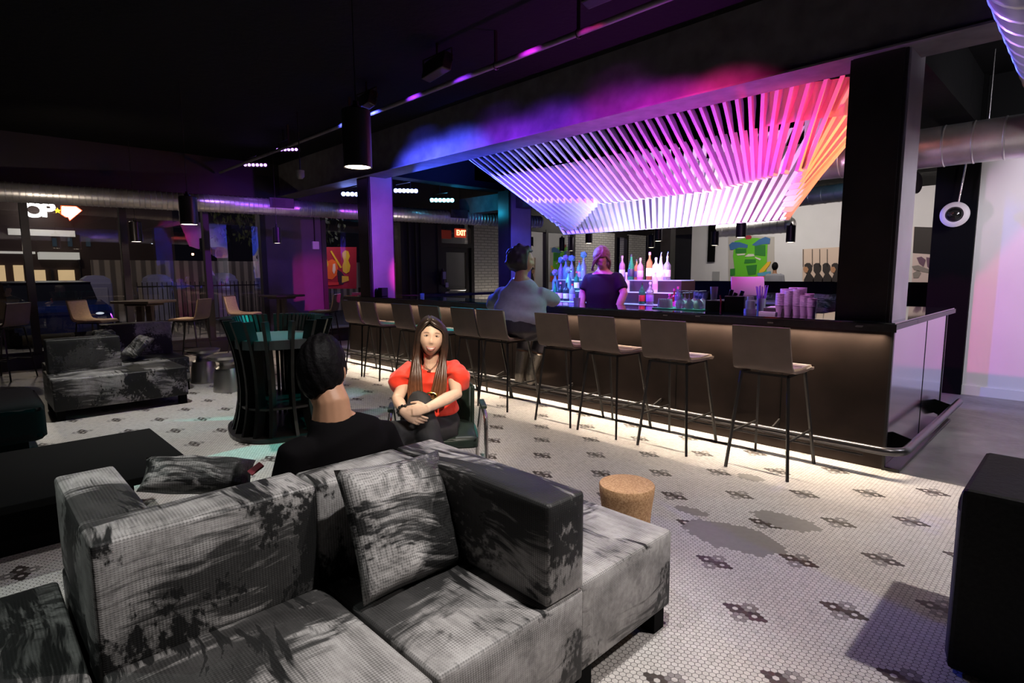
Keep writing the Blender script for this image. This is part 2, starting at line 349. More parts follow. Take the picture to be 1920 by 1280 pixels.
# far gallery wall, right wall
b = MB().box((-9.75, 18, 0), (4.2, 18.2, 3.6)); struct('wall_back', b, M['white'], 'white gallery wall with paintings')
b = MB().box((-11.6, 18, 0), (-9.75, 18.2, .5)); b.box((-11.6, 18, 2.72), (-9.75, 18.2, 3.6)); b.box((-10.75, 17.95, .5), (-10.62, 18.1, 2.72)); w5 = struct('window_5', b, M['frame'], 'dark window at the end of the room')
MB().quad((-11.6, 18.02, .5), (-9.75, 18.02, .5), (-9.75, 18.02, 2.72), (-11.6, 18.02, 2.72)).build('window_pane', M['glassfar'], w5)
b = MB().box((-1.04, 8.44, 2.78), (4.2, 8.6, 3.6)); struct('wall_right_upper', b, M['ceil'], 'black band above the white wall')  # black box stands in for the unlit upper part of the wall
b = MB().box((-1.04, 8.44, 0), (4.2, 8.6, 2.78)); struct('wall_right', b, M['white'], 'white wall beyond the bar end')
b = MB().box((-1.04, 8.42, 0), (4.2, 8.44, .11)); struct('baseboard_right', b, M['white'])
b = MB().box((-1.44, 8.36, 0), (-1.04, 8.62, 3.6)); struct('trim_2', b, M['blackm'], 'black pillar at the end of the white wall')
b = MB().box((-9.85, 16.2, 0), (-9.5, 16.5, 3.2)); struct('column_gallery', b, M['steel'], 'dark column in front of the gallery')
# columns and beams
CB = 1.085
def column(name, x0, x1, y0, y1, z0, z1, label):
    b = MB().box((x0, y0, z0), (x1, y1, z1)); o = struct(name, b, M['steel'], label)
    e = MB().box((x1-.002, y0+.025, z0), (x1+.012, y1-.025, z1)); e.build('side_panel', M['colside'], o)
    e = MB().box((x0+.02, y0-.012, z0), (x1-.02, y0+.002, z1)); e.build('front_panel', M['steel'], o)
    return o
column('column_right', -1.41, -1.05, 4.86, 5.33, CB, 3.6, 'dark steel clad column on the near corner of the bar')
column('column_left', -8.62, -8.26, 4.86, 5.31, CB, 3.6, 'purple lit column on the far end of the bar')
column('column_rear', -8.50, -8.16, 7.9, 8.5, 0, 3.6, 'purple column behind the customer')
b = MB().box((-11.6, 4.82, 3.0), (4.2, 5.13, 3.6)); b.box((-11.6, 4.78, 2.985), (4.2, 5.17, 3.0)); struct('beam_front', b, M['beam'], 'steel beam over the bar front washed in purple light')
b = MB().box((-9.9, 8.05, 2.72), (-1.4, 8.36, 3.05)); struct('beam_rear', b, M['beam'], 'lower steel beam behind the bar')
b = MB().box((-1.38, 5.13, 3.05), (-1.08, 8.36, 3.6)); b.box((-8.58, 5.13, 3.05), (-8.3, 8.05, 3.6)); struct('beam_cross', b, M['ceil'], 'dark cross beams')
# ducts
def duct(name, p0, p1, r, label, ring=.3, endcap=False, parent=None):
    p0, p1 = Vector(p0), Vector(p1); L = (p1-p0).length; n = int(L/ring); pts = []; rr = []
    for i in range(n+1):
        c = p0.lerp(p1, i/n); t = (p1-p0).normalized()
        for q, dr in ((-.010, 0), (-.004, .006), (.004, .006), (.010, 0)): pts.append(c+t*q); rr.append(r+dr)
    o = MB().tube(pts, rr, 32).build(name, M['galv'], parent, True, angle=25)
    if parent is None: tag(o, label, 'air duct')
    return o
pA = Vector((-10.95, .56, 2.63)); pB = Vector((-9.63, 8.1, 2.63)); dv = (pB-pA).normalized()
M['pend0'] = mat('dark_grille', (.05, .045, .055), .4, metal=.5)
dL = duct('ventilation_duct', pA-dv*4.5, pB+dv*1.9, .14, 'long galvanised duct running above the street windows', .075)
for i, px in enumerate((458, 745)):
    c = W(px, 376 if i == 0 else 390, x=-10.4 if i == 0 else -9.75)
    k = MB(); k.box((-.03, -.20, -.085), (.05, .20, .085)); k.bm.transform(Matrix.Rotation(math.atan2(-dv.x, dv.y), 4, 'Z'))
    for q in range(5): k.box((.05, -.17, -.062+.028*q), (.058, .17, -.048+.028*q))
    v = k.build('vent_grille', M['pend0'], dL); v.location = pA+dv*((3.75 if i == 0 else 7.3))+Vector((.12, 0, .06))
dR = duct('spiral_duct', (-2.44, 7.5, 2.735), (-.515, 7.5, 2.735), .205, 'galvanised spiral duct crossing behind the steel column', .22)
k = MB().sphere((-2.44, 7.5, 2.735), .205, (.55, 1, 1), 24, 16).build('end_cap', M['galv'], dR, True)
pts = [Vector((-.515+.26*math.sin(a), 7.24+.26*math.cos(a), 2.735)) for a in [PI/2*i/8 for i in range(9)]]
k = MB().tube(pts, .21, 32).build('elbow', M['galv'], dR, True, angle=60)
for p in (-.515,): MB().tube([(p-.02, 7.5, 2.735), (p, 7.5, 2.735), (p+.02, 7.5, 2.735)], [.225]*3, 32).build('collar', M['galv'], dR, True)
k = duct('duct_run', (-.255, 7.2, 2.735), (-.255, .8, 2.735), .215, '', .2, parent=dR)
for x in (-1.9, -.9): MB().cyl((x, 7.5, 2.93), (x, 7.5, 3.6), .006, seg=8).build('hanger_rod', M['chrome'], dR)
# gallery ducts
gd = duct('gallery_duct', (-9.6, 13.3, 2.86), (-2.2, 11.3, 2.86), .16, 'pale duct crossing the gallery above the green painting', .25)
gd2 = duct('gallery_branch_duct', (-7.6, 15.6, 2.62), (-5.6, 15.2, 2.62), .20, 'short fat duct branch below the gallery duct', .2)
MB().sphere((-5.6, 15.2, 2.62), .20, (.9, 1, 1), 20, 12).build('end_cap', M['galv'], gd2, True)
for x, y in ((-7.3, 15.54), (-5.9, 15.26)): MB().cyl((x, y, 2.80), (x, y, 3.6), .008, seg=8).build('hanger_rod', M['chrome'], gd2)
for x, y in ((-8.6, 13.03), (-3.2, 11.57)): MB().cyl((x, y, 3.0), (x, y, 3.6), .008, seg=8).build('hanger_rod', M['chrome'], gd)
# conduit under the ceiling
k = MB().tube([(-11.4, 3.66, 3.3), (3.5, 3.64, 3.3)], .024, 12).build('ceiling_conduit', M['beam'], None, True); tag(k, 'thin conduit under the ceiling catching blue and purple light', 'pipe')
for x in (-8.4, -6.6, -3.95, -3.0): 
    q = MB().tube([(x, 3.66+.032*math.cos(a), 3.3+.032*math.sin(a)) for a in [2*PI*i/12 for i in range(12)]], .007, 6, True); q.bar((x, 3.66, 3.33), (x, 3.66, 3.6), .012, .03); q.build('pipe_clamp', M['blackmet'], k, True)
# ------------------------------------------------------------------ outside, across the street
so = MB().box((-60, -30, -.16), (XW-.2, 45, -.12)); struct('street', so, mat('asphalt', (.03, .03, .034), .8, noise=.3, nscale=8), 'dark street outside the windows')
b = MB().box((-15.2, -30, -.12), (XW-.2, 45, -.02)); struct('sidewalk', b, mat('pavement_grey', (.11, .11, .11), .8, noise=.2, nscale=5), 'grey pavement outside the windows')
XB = -25
def wl(px0, py0, px1, py1, x): a = W(px0, py0, x=x); c = W(px1, py1, x=x); return a, c
bl = thing('storefront_building', 'dark building with lit beige shopfront across the street', 'building', (XB, 3, -.12))
def onb(name, m, px0, py0, px1, py1, dx=.05, dep=.1, parent=bl, base=None, x=XB):
    a, c = wl(px0, py0, px1, py1, x); q = MB().box((x+dx-dep, min(a.y, c.y), max(min(a.z, c.z), -.1)), (x+dx, max(a.y, c.y), max(a.z, c.z)))
    o = q.build(name, m, parent); o.location = -parent.location; return o
o = MB().box((XB-6, -12, -.12), (XB, 6.2, 9)).build('facade', mat('night_brick', (.05, .032, .028), .8), bl); o.location = -bl.location
lit = mat('lit_shop_interior', (.5, .38, .22), .8, emit=(1.0, .70, .36), es=.55, noise=.2, nscale=2)
for p in ((-40, 497, 18, 584), (24, 497, 52, 584), (62, 506, 92, 584), (108, 506, 146, 584)): onb('shop_window', lit, *p, .1, .12)
pale = mat('lit_fascia', (.7, .68, .62), .7, emit=(.8, .78, .70), es=.42)
onb('fascia_board', pale, 14, 428, 141, 444); onb('canopy', pale, 70, 473, 145, 487, .6, .7); onb('upper_fascia', pale, -40, 470, 66, 476)
for p in ((93, 505, 107, 590), (53, 497, 61, 590), (147, 480, 156, 590)): onb('shopfront_post', M['frame'], *p, .2, .2)
for px in (97, 126, 160): onb('upper_window', mat('night_window', (.03, .045, .06), .2, emit=(.03, .05, .07), es=.25), px, 446, px+10, 462)
rp = W(150, 540, x=XB)
sg = thing('shop_sign', 'glowing white shop sign with letters, yellow star and arrow', 'sign', (XB+.5, 2.0, 3.4))
wem = mat('sign_white', g3(.9), .5, emit=(1, .98, .95), es=5); yem = mat('sign_yellow', (.9, .6, .02), .5, emit=(1, .6, .03), es=2.5); rem = mat('sign_red', (.9, .1, .02), .5, emit=(1, .12, .03), es=2)
def text_mesh(txt, size, name, m, parent, mtx, ext=.02):
    c = bpy.data.curves.new(name, 'FONT'); c.body = txt; c.size = size; c.extrude = ext; c.align_x = 'CENTER'; c.align_y = 'CENTER'; c.offset = size*.035
    o = bpy.data.objects.new(name, c); COL.objects.link(o); dg = bpy.context.evaluated_depsgraph_get()
    me = bpy.data.meshes.new_from_object(o.evaluated_get(dg)); bpy.data.objects.remove(o); bpy.data.curves.remove(c)
    n = bpy.data.objects.new(name, me); COL.objects.link(n); me.transform(mtx); me.materials.clear(); me.materials.append(m); n.parent = parent; return n
FX = Matrix(((0, 0, 1, 0), (1, 0, 0, 0), (0, 1, 0, 0), (0, 0, 0, 1)))     # text facing +x
def at_s(px, py): return W(px, py, x=XB+.5)-sg.location
for ch, px in (('O', 63), ('P', 90)):
    p = at_s(px, 395); text_mesh(ch, .62, 'sign_letter', wem, sg, Matrix.Translation(p) @ FX @ Matrix.Diagonal((1.15, 1, 1, 1)), .05)
c = at_s(108, 395); st = [(c.y+(.10 if i % 2 == 0 else .045)*math.sin(i*PI/5), c.z+(.10 if i % 2 == 0 else .045)*math.cos(i*PI/5)) for i in range(10)]
MB().prism(st, c.x-.02, c.x+.02, 'x').build('sign_star', yem, sg)
A = [at_s(*q) for q in ((116, 387), (142, 388), (152, 395), (131, 412), (128, 406), (124, 406), (116, 401))]
MB().prism([(q.y, q.z) for q in A], A[0].x-.03, A[0].x+.03, 'x').build('sign_arrow', wem, sg)
cA = sum(A, Vector())/len(A); MB().prism([(cA.y+(q.y-cA.y)*1.13, cA.z+(q.z-cA.z)*1.16) for q in A], A[0].x-.08, A[0].x-.04, 'x').build('sign_border', rem, sg)
# corrugated hoarding, toilets, iron fence
XF = -23
a, c = wl(170, 487, 480, 546, XF)
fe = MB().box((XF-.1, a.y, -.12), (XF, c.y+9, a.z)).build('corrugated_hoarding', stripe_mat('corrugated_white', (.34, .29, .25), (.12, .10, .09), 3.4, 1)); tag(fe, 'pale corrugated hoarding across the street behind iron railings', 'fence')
XT = -21.3
for i, (l, r, t, kk) in enumerate(((150, 210, 517, 'partly behind the second mullion'), (270, 322, 515, 'next to the third mullion'), (397, 441, 512, 'right of the red tail light'))):
    a, c = wl(l, t, r, 590, XT); hh = a.z+.12; w_ = c.y-a.y
    tl = thing('portable_toilet', ('grey blue portable toilet on the street, ' + ('leftmost of three', 'middle one of three', 'rightmost of three')[i]), 'portable toilet', (XT, (a.y+c.y)/2, -.12), 0, 'portable toilets across the street')
    bm_ = mat('toilet_plastic_%d' % i, (.22, .22, .42), .5) if i == 0 else bm_
    MB().box((-.5, -w_/2, 0), (.5, w_/2, hh-.2), .04).build('cabin', bm_, tl)
    MB().lathe([(w_*.70, 0), (w_*.66, .1), (w_*.4, .2), (0, .22)], (0, 0, hh-.2), 4).build('roof', bm_, tl).rotation_euler = (0, 0, PI/4)
    MB().box((.5, -w_*.32, .1), (.53, w_*.32, hh-.35), .02).build('door', mat('toilet_door', (.30, .30, .50), .5), tl)
a, c = wl(255, 520, 480, 590, -19.9)
fn = thing('iron_railing', 'black iron railing along the far pavement', 'railing', (-19.9, a.y, -.12))
k = MB(); n = int((c.y+3-a.y)/.13)
for i in range(n): k.box((-.01, i*.13, 0), (.01, i*.13+.02, 1.35))
k.build('pickets', M['blackmet'], fn); MB().box((-.02, 0, 1.2), (.02, n*.13, 1.24)).box((-.02, 0, .15), (.02, n*.13, .19)).build('rails', M['blackmet'], fn)
# parked cars
carr = mat('dark_car_roof', (.008, .012, .03), .3); carp = mat('blue_car_paint', (.010, .035, .22), .2, spec=.8, coat=1); tyre = mat('car_tyre', g3(.012), .8); cgl = mat('car_glass', (.01, .012, .02), .05, spec=1); hl = mat('headlight', (.8, .85, .9), .1, emit=(.8, .9, 1), es=.8)
def car(loc, rz, label):
    r = thing('car', label, 'car', loc, rz, None)
    prof = [(-2.1, .35), (-2.15, .75), (-2.0, .92), (-1.1, 1.0), (1.6, 1.02), (2.05, .95), (2.15, .6), (2.1, .35)]
    q = MB().prism(prof, -.85, .85, 'y'); bmesh.ops.bevel(q.bm, geom=list(q.bm.edges), offset=.06, segments=2, affect='EDGES'); q.build('body', carp, r, True)
    g_ = MB().prism([(-1.0, .98), (-.42, 1.37), (.78, 1.40), (1.45, .98)], -.80, .80, 'y'); g_.build('cabin', cgl, r)
    MB().prism([(-.40, 1.36), (.76, 1.39), (.80, 1.44), (-.44, 1.41)], -.80, .80, 'y').build('roof', carr, r)  # roof colour blackened to stand for night shade
    for x in (-1.35, 1.3):
        for y in (-.8, .8): MB().cyl((x, y-.1, .32), (x, y+.1, .32), .32, seg=20).build('wheel', tyre, r, True)
    for y in (-.6, .6): MB().sphere((-2.08, y, .72), .085, (.5, 1.2, .7)).build('headlight', hl, r, True)
    return r
p = W(150, 640, x=-13.6); p = W(146, 600, x=-15.3); car((-17.4, p.y-.3, -.12), PI+.05, 'blue car parked outside with its headlights towards the bar tables')
# street tree
lf = mat('night_leaves', (.035, .045, .015), .7, noise=.4, nscale=3)
tr = thing('street_tree', 'dark leafy tree over the pavement seen through the right hand panes', 'tree', (-18.4, 7.6, -.12))
MB().tube([(0, 0, 0), (.1, .1, 1.5), (0, .2, 3.2)], [.12, .1, .07], 10).build('trunk', mat('night_bark', (.02, .016, .012), .9), tr, True)
k = MB(); rnd = random.Random(3)
for i in range(900):
    a_, r_ = rnd.uniform(0, 2*PI), rnd.random()**.5*1.7; c_ = Vector((r_*math.cos(a_)*.8, r_*math.sin(a_)*1.3, 3.3+rnd.uniform(-.75, 1.3))); q = Euler((rnd.uniform(0, 6), rnd.uniform(0, 6), 0)).to_matrix()
    k.quad(*[c_+q @ Vector(v) for v in ((-.11, 0, 0), (0, -.05, .01), (.11, 0, 0), (0, .05, .01))])
k.build('foliage', lf, tr)
# ================================================================== BAR
bar = thing('bar_counter', 'long dark steel bar counter with glossy glass top and foot rail', 'bar', (0, 0, 0))
k = MB().box((BX0+.05, BY0, .0), (BX1, BY0+.03, 1.03)); k.build('front_panel', M['panel'], bar)
for x in (-8.0, -7.1, -6.0, -4.9, -3.8, -2.7, -1.75): MB().box((x, BY0-.003, .12), (x+.006, BY0+.001, 1.03)).build('panel_seam', M['blackm'], bar)
MB().box((BX1-.03, BY0+.03, .0), (BX1, 6.80, 1.03)).build('end_panel', M['endpanel'], bar)
MB().box((BX1-.001, 5.92, .02), (BX1+.003, 5.925, 1.03)).build('end_panel_seam', M['blackm'], bar)
MB().box((BX1-.01, BY0-.012, 0), (BX1+.008, BY0+.02, 1.03)).build('corner_post', M['blackmet'], bar); MB().box((BX1-.03, 6.80, 0), (BX1+.006, 6.83, 1.03)).build('corner_post', M['blackmet'], bar)
MB().box((BX0+.05, BY0+.03, 0), (BX1-.03, BY0+.5, 1.0)).build('carcass', M['blackm'], bar)
MB().box((BX1, BY0-.01, 0), (BX1+.10, 6.8, .025), .004).build('kick_channel', M['blackmet'], bar)
k = MB().box((BX0, 4.71, 1.035), (-.97, 5.38, 1.075), .004); k.box((BX0, 4.71, 1.018), (-.97, 4.722, 1.040)); k.box((-1.66, 5.38, 1.035), (-.97, 7.06, 1.075), .004); k.box((BX0, 5.38, 1.035), (BX0+.65, 8.0, 1.075), .004); k.build('counter_edge', M['counteredge'], bar)
k = MB().box((BX0+.012, 4.722, 1.075), (-.982, 5.38, 1.085)); k.box((-1.66, 5.38, 1.075), (-.982, 7.05, 1.085)); k.box((BX0+.01, 5.38, 1.075), (BX0+.65, 8.0, 1.085)); k.build('glass_top', M['counter'], bar)
k = MB().box((BX0+.1, 4.755, 1.020), (-1.02, 4.768, 1.034)); k.build('light_strip', mat('led_strip_warm', (1, .8, .6), .5, emit=(1, .72, .45), es=.25), bar)
chip = mat('chipped_edge', (.16, .155, .15), .7)
k = MB()
for px, py in ((1247, 591), (1308, 593), (1444, 605), (1612, 611), (1610, 612)):
    p = W(px, py, y=4.705); k.box((p.x-.022, 4.703, p.z-.004), (p.x+.022, 4.712, p.z+.006), .002)
k.build('edge_chips', chip, bar)
# foot rail
ry, rx, rz = 4.60, -.86, .185
arc = [(rx-.14+.14*math.sin(t), ry+.14-.14*math.cos(t), rz) for t in [PI/2*i/8 for i in range(9)]]
k = MB().tube([(BX0+.1, ry, rz)]+arc+[(rx, 6.9, rz)], .030, 14); k.build('foot_rail', M['rail'], bar, True)
k = MB().tube([(BX0+.1, ry+.02, rz-.06), (-1.1, ry+.02, rz-.06)], .009, 8); k.build('lower_rail', M['rail'], bar, True)
for y in (4.98, 6.55):
    k = MB().prism([(BX1, rz+.06), (rx, rz+.02), (rx, rz-.02), (BX1+.07, rz-.10), (BX1, rz-.07)], y-.006, y+.006, 'y'); k.build('rail_bracket', M['blackm'], bar)
for x in (-1.75, -2.85, -3.95, -5.05, -6.15, -7.25, -8.35):
    k = MB().bar((x, ry, rz), (x, BY0, rz+.05), .012, .03); k.build('rail_bracket', M['blackmet'], bar)
# back bar run
bb = thing('back_bar_counter', 'low back counter of the bar with dark top behind the bottle display', 'counter', (-4.4, 8.2, 0))
MB().box((-3.6, -.3, 0), (1.4, .35, .90)).build('cabinet', M['blackm'], bb); MB().box((-3.65, -.33, .90), (1.45, .38, .94), .006).build('worktop', mat('purple_worktop', (.10, .08, .12), .25), bb)  # worktop colour carries the purple light that falls on it
# bottle display: stepped block
ds = thing('bottle_display', 'dark stepped bottle display in the middle of the bar', 'shelf', (-4.55, 6.25, 0))
wood = mat('dark_display_wood', (.05, .035, .035), .45); glow = mat('lit_shelf', (.5, .6, .8), .4, emit=(.45, .6, 1.0), es=.55)
MB().box((-1.05, -.35, 0), (1.05, .45, .94)).build('cabinet', wood, ds)
for q, (z0, z1, y0, xr) in enumerate(((.94, 1.06, -.28, 1.0), (1.06, 1.20, -.10, .98), (1.20, 1.35, .08, 1.0))): 
    MB().box((-1.0, y0, z0), (xr, .42, z1-.008)).build('step', wood, ds); MB().box((-.99, y0+.01, z1-.008), (xr-.01, .41, z1)).build('lit_shelf', glow, ds)
# ------------------------------------------------------------------ bar stools
def make_stool(label):
    r = thing('bar_stool', label, 'bar stool', (0, 0, 0), 0, 'bar stools along the counter')
    # profile of bent shell: back at -y, seat towards +y
    pr = [(-.285, 1.07), (-.262, .95), (-.242, .86), (-.225, .79), (-.20, .755), (-.16, .742), (0, .735), (.14, .742), (.20, .738), (.225, .722)]
    def sheet(pr, t, wd, off=0):
        q = MB(); n = len(pr); P3 = []
        for i, (y, z) in enumerate(pr):
            a = Vector(pr[max(i-1, 0)]); c = Vector(pr[min(i+1, n-1)]); tn = (c-a).normalized(); nr = Vector((-tn.y, tn.x)); s_ = -1 if nr.dot(Vector((0, 1))) < 0 and i > 4 else 1
            P3.append((Vector((y, z)), Vector((-tn.y, tn.x))))
        rows = []
        for i, (p, nr) in enumerate(P3):
            u = i/(n-1); w = wd(u); c0 = p+nr*off; c1 = p+nr*(off+t)
            rows.append([q.bm.verts.new((sx*w, c.x, c.y)) for c, sx in ((c0, -1), (c0, 1), (c1, 1), (c1, -1))])
        for A, B in zip(rows, rows[1:]):
            for j in range(4): q.bm.faces.new((A[j], A[(j+1) % 4], B[(j+1) % 4], B[j]))
        q.bm.faces.new(rows[0]); q.bm.faces.new(rows[-1][::-1]); 
        bmesh.ops.recalc_face_normals(q.bm, faces=q.bm.faces)
        long = [e for e in q.bm.edges if abs(e.verts[0].co.x-e.verts[1].co.x) < .02 and (len(e.link_faces) == 2)]
        return q
    wd = lambda u: .198+.014*min(1, u*2.2) if u < .95 else .19
    sheet(pr, .016, wd).build('shell', M['shell'], r, True, angle=35)
    sp = [(-.262, 1.055), (-.243, .95), (-.225, .865), (-.205, .80), (-.175, .772), (-.13, .762), (0, .752), (.14, .760), (.195, .756), (.215, .745)]
    up_ = sheet(sp, -.022, lambda u: .192 if u < .97 else .186, .012).build('upholstery', M['seatf'], r, True, angle=35)
    q = MB().box((-.19, .005, .7735), (.19, .011, .7760)); 
    q.build('seam', M['shell'], up_)
    tops = {}; feet = {}
    for sx in (-1, 1):
        for sy, yt, yf in ((-1, -.17, -.245), (1, .15, .285)):
            a, c = (sx*.165, yt, .725), (sx*.222, yf, 0); tops[sx, sy] = Vector(a); feet[sx, sy] = Vector(c)
            MB().bar(a, c, .018, .018).build('leg', M['blackmet'], r)
    q = MB()
    for sx in (-1, 1): q.bar((sx*.165, -.17, .722), (sx*.165, .15, .722), .016, .016)
    q.bar((-.165, -.17, .722), (.165, -.17, .722), .016, .016); q.bar((-.165, .15, .722), (.165, .15, .722), .016, .016); q.build('seat_frame', M['blackmet'], r)
    at = lambda s_, z: tops[s_].lerp(feet[s_], 1-z/.725)
    q = MB()
    for sx in (-1, 1): q.bar(at((sx, -1), .27), at((sx, 1), .27), .012, .012)
    m0 = (at((-1, -1), .27)+at((-1, 1), .27))/2; m1 = (at((1, -1), .27)+at((1, 1), .27))/2; q.bar(m0, m1, .012, .012); q.build('stretcher', M['blackmet'], r)
    return r
SY = 4.27
stl = [(-1.625, .0, 'tan bar stool nearest the steel column at the bar corner'),
 (-2.40, .02, 'second bar stool from the bar corner, apart from its neighbours'), (-3.05, -.03, 'third bar stool from the bar corner'),
 (-3.59, .02, 'bar stool directly to the right of the seated customer'), (-4.46, .05, 'bar stool carrying the customer in the grey jumper'),
 (-4.90, .0, 'bar stool directly to the left of the seated customer'), (-5.53, .0, 'bar stool behind the head of the woman in red'),
 (-6.12, .03, 'bar stool just left of the head of the woman in red'), (-6.92, -.04, 'second bar stool from the far end of the bar'), (-7.44, .03, 'bar stool at the far end of the bar beside the purple column')]
st0 = make_stool(stl[0][2])
for i, (x, rz_, lb) in enumerate(stl):
    if i == 0: st0.location = (x, SY, 0); st0.rotation_euler = (0, 0, rz_)
    else: dup(st0, (x, SY, 0), rz_, lb)
# stools and tall tables by the windows
for x, y, rz_, lb in ((-10.85, 1.52, -.77, 'window bar stool left of the tall dark table, back to the left'), (-10.05, 2.62, 2.37, 'window bar stool right of the tall dark table, facing it'),
    (-10.7, .42, 2.37, 'bar stool cut by the left edge of the picture'), (-10.25, 4.98, 2.37, 'window bar stool in front of the magenta pier'), (-10.75, 3.72, -.77, 'bar stool behind the slatted table, back to the left'),
    (-9.35, 5.35, 1.3, 'dim bar stool left of the bar end'), (-10.6, 6.15, .4, 'bar stool under the mural window')):
    dup(st0, (x, y, 0), rz_, lb, 'bar stools by the street windows')
def tall_table(x, y, rz_, lb, L=.62, Wd=.62):
    t = thing('tall_table', lb, 'table', (x, y, 0), rz_, 'tall tables by the street windows'); wd_ = mat('dark_table_wood', (.06, .045, .04), .4) if 'dtw' not in M else M['dtw']; M['dtw'] = wd_
    MB().box((-L/2, -Wd/2, 1.02), (L/2, Wd/2, 1.06), .01).build('tabletop', wd_, t)
    MB().box((-L*.3, -Wd*.3, .98), (L*.3, Wd*.3, 1.02), .01).build('apron', wd_, t)
    for s_ in (-1, 1): MB().bar((s_*L*.12, 0, .98), (s_*L*.2, 0, 0), .06, .09).build('leg', wd_, t)
    MB().box((-.25, -.22, 0), (.25, .22, .02), .005).build('base_plate', M['blackmet'], t); return t
tall_table(-10.3, 2.08, .7, 'tall dark bar table between two stools at the window')
tall_table(-11.0, 4.5, .2, 'tall dark bar table against the purple pier')
# ================================================================== SLATTED CEILING LIGHT OVER THE BAR
ch = thing('slatted_ceiling_sculpture', 'large white slatted funnel hanging over the bar, washed blue, pink and red', 'ceiling sculpture', (-4.1, 6.08, 3.6))
O = Vector((4.1, -6.08, -3.6))
def interp(x, xs, ys):
    for (a, c), (p, q) in zip(zip(xs, xs[1:]), zip(ys, ys[1:])):
        if x <= c or c == xs[-1]: return p+(q-p)*(x-a)/(c-a)
XT = (-6.5, -5.6, -3.05, -2.0, -1.72)
XK = lambda x: interp(x, XT, (-5.56, -4.86, -2.72, -2.26, -1.98))
ZK = lambda x: interp(x, (-6, -5.56, -4.4, -2.9, -2.3, -1.5), (2.42, 2.40, 2.30, 2.28, 2.36, 2.42))
YK = lambda x: interp(x, (-6, -5.56, -4.4, -3.3, -1.5), (5.68, 5.68, 5.82, 5.66, 5.70))
def rib_bar(q, a, c, tan, nrm, th=.035, dp=.11, dp2=None):
    dp2 = dp2 or dp; t = tan.normalized()*th/2; n = nrm.normalized()
    V = [q.bm.verts.new(v) for v in (a-t, a+t, a+t+n*dp, a-t+n*dp, c-t, c+t, c+t+n*dp2, c-t+n*dp2)]
    for f in ((0, 1, 2, 3), (7, 6, 5, 4), (0, 4, 5, 1), (1, 5, 6, 2), (2, 6, 7, 3), (3, 7, 4, 0)): q.bm.faces.new([V[i] for i in f])
ZT = 3.10; NF = 38
def put_rib(T, K, tan, nrm, L=None, hook=False, th=.035):
    q = MB(); rib_bar(q, T, K, tan, nrm, th)
    if hook: rib_bar(q, T, T+Vector((0, 0, -.24))+nrm.normalized()*.03, tan, nrm, .0352, .13, .10)
    if L is not None and (L-K).length > .03: rib_bar(q, K, L, tan, Vector((0, 0, 1)), .040, .06)
    q.bm.transform(Matrix.Translation(O)); q.build('rib', M['wht'], ch)
for i in range(NF):
    x = -6.45+4.66*i/(NF-1); xk = XK(x); K = Vector((xk, YK(xk), ZK(xk))); T = Vector((x, 5.45+.10*max(0, (x+2.3)/.55)**2, ZT)); L = None
    if xk < -4.42:
        u = (xk+5.56)/1.14; L = Vector((-5.46, 6.5, 2.0)).lerp(Vector((-4.42, 5.82, 2.29)), min(1, u))
    put_rib(T, K, Vector((1, 0, 0)), Vector((0, 1, 0)), L)
for i in range(NF):
    x = -6.45+4.66*i/(NF-1); xb = -5.46+3.04*i/(NF-1); put_rib(Vector((x, 6.72-.10*max(0, (x+2.3)/.55)**2, ZT-.02)), Vector((xb, 6.5, 2.0)), Vector((1, 0, 0)), Vector((0, -1, 0)), th=.058)
NE = 9
for i in range(NE):
    a = PI*(i+.5)/NE; u = (i+.5)/NE
    c, s_ = math.cos(a), math.sin(a)
    T = Vector((-1.72+.30*s_, 6.085-.535*c, ZT)); K = Vector((-1.97, 5.70, 2.42)).lerp(Vector((-2.40, 6.5, 2.0)), u)
    put_rib(T, K, Vector((c, s_, 0)).cross(Vector((0, 0, 1))).cross(Vector((0, 0, 1))) if False else Vector((c*.3, s_*.535, 0)), Vector((-s_, c*.6, 0)))
    T = Vector((-6.50-.16*s_, 6.085-.635*c, ZT)); K = Vector((-5.58, 5.70, 2.42)).lerp(Vector((-5.47, 6.5, 2.0)), u)
    put_rib(T, K, Vector((c*.16, -s_*.635, 0)), Vector((s_, c*.6, 0)))
def rim(z0, z1, inset, name):
    P = []
    for i in range(25): P.append((-6.5+4.78*i/24, 5.45+.10*max(0, (-6.5+4.78*i/24+2.3)/.55)**2+inset))
    for i in range(1, 12): a = PI*i/12; P.append((-1.72+(.30-inset)*math.sin(a), 6.085-(.535-inset)*math.cos(a)))
    for i in range(25): x = -1.72-4.78*i/24; P.append((x, 6.72-.10*max(0, (x+2.3)/.55)**2-inset))
    for i in range(1, 12): a = PI*i/12; P.append((-6.5-(.13-inset)*math.sin(a), 6.085+(.635-inset)*math.cos(a)))
    q = MB(); n = len(P); rows = []
    for x, y in P:
        rows.append([q.bm.verts.new(Vector((x, y, z))+O) for z in (z0, z1)])
    for i in range(n): q.bm.faces.new((rows[i][0], rows[(i+1) % n][0], rows[(i+1) % n][1], rows[i][1]))
    bmesh.ops.solidify(q.bm, geom=list(q.bm.faces), thickness=.02)
    return q.build(name, M['wht'], ch)
rim(2.80, 3.12, .13, 'rim_fascia')
q = MB()
for x in (-6.2, -4.8, -3.4, -2.0):
    for y in (5.7, 6.45): q.cyl(Vector((x, y, 3.08))+O, Vector((x, y, 3.6))+O, .008, seg=8)
q.build('hanger_cable', M['blackmet'], ch)
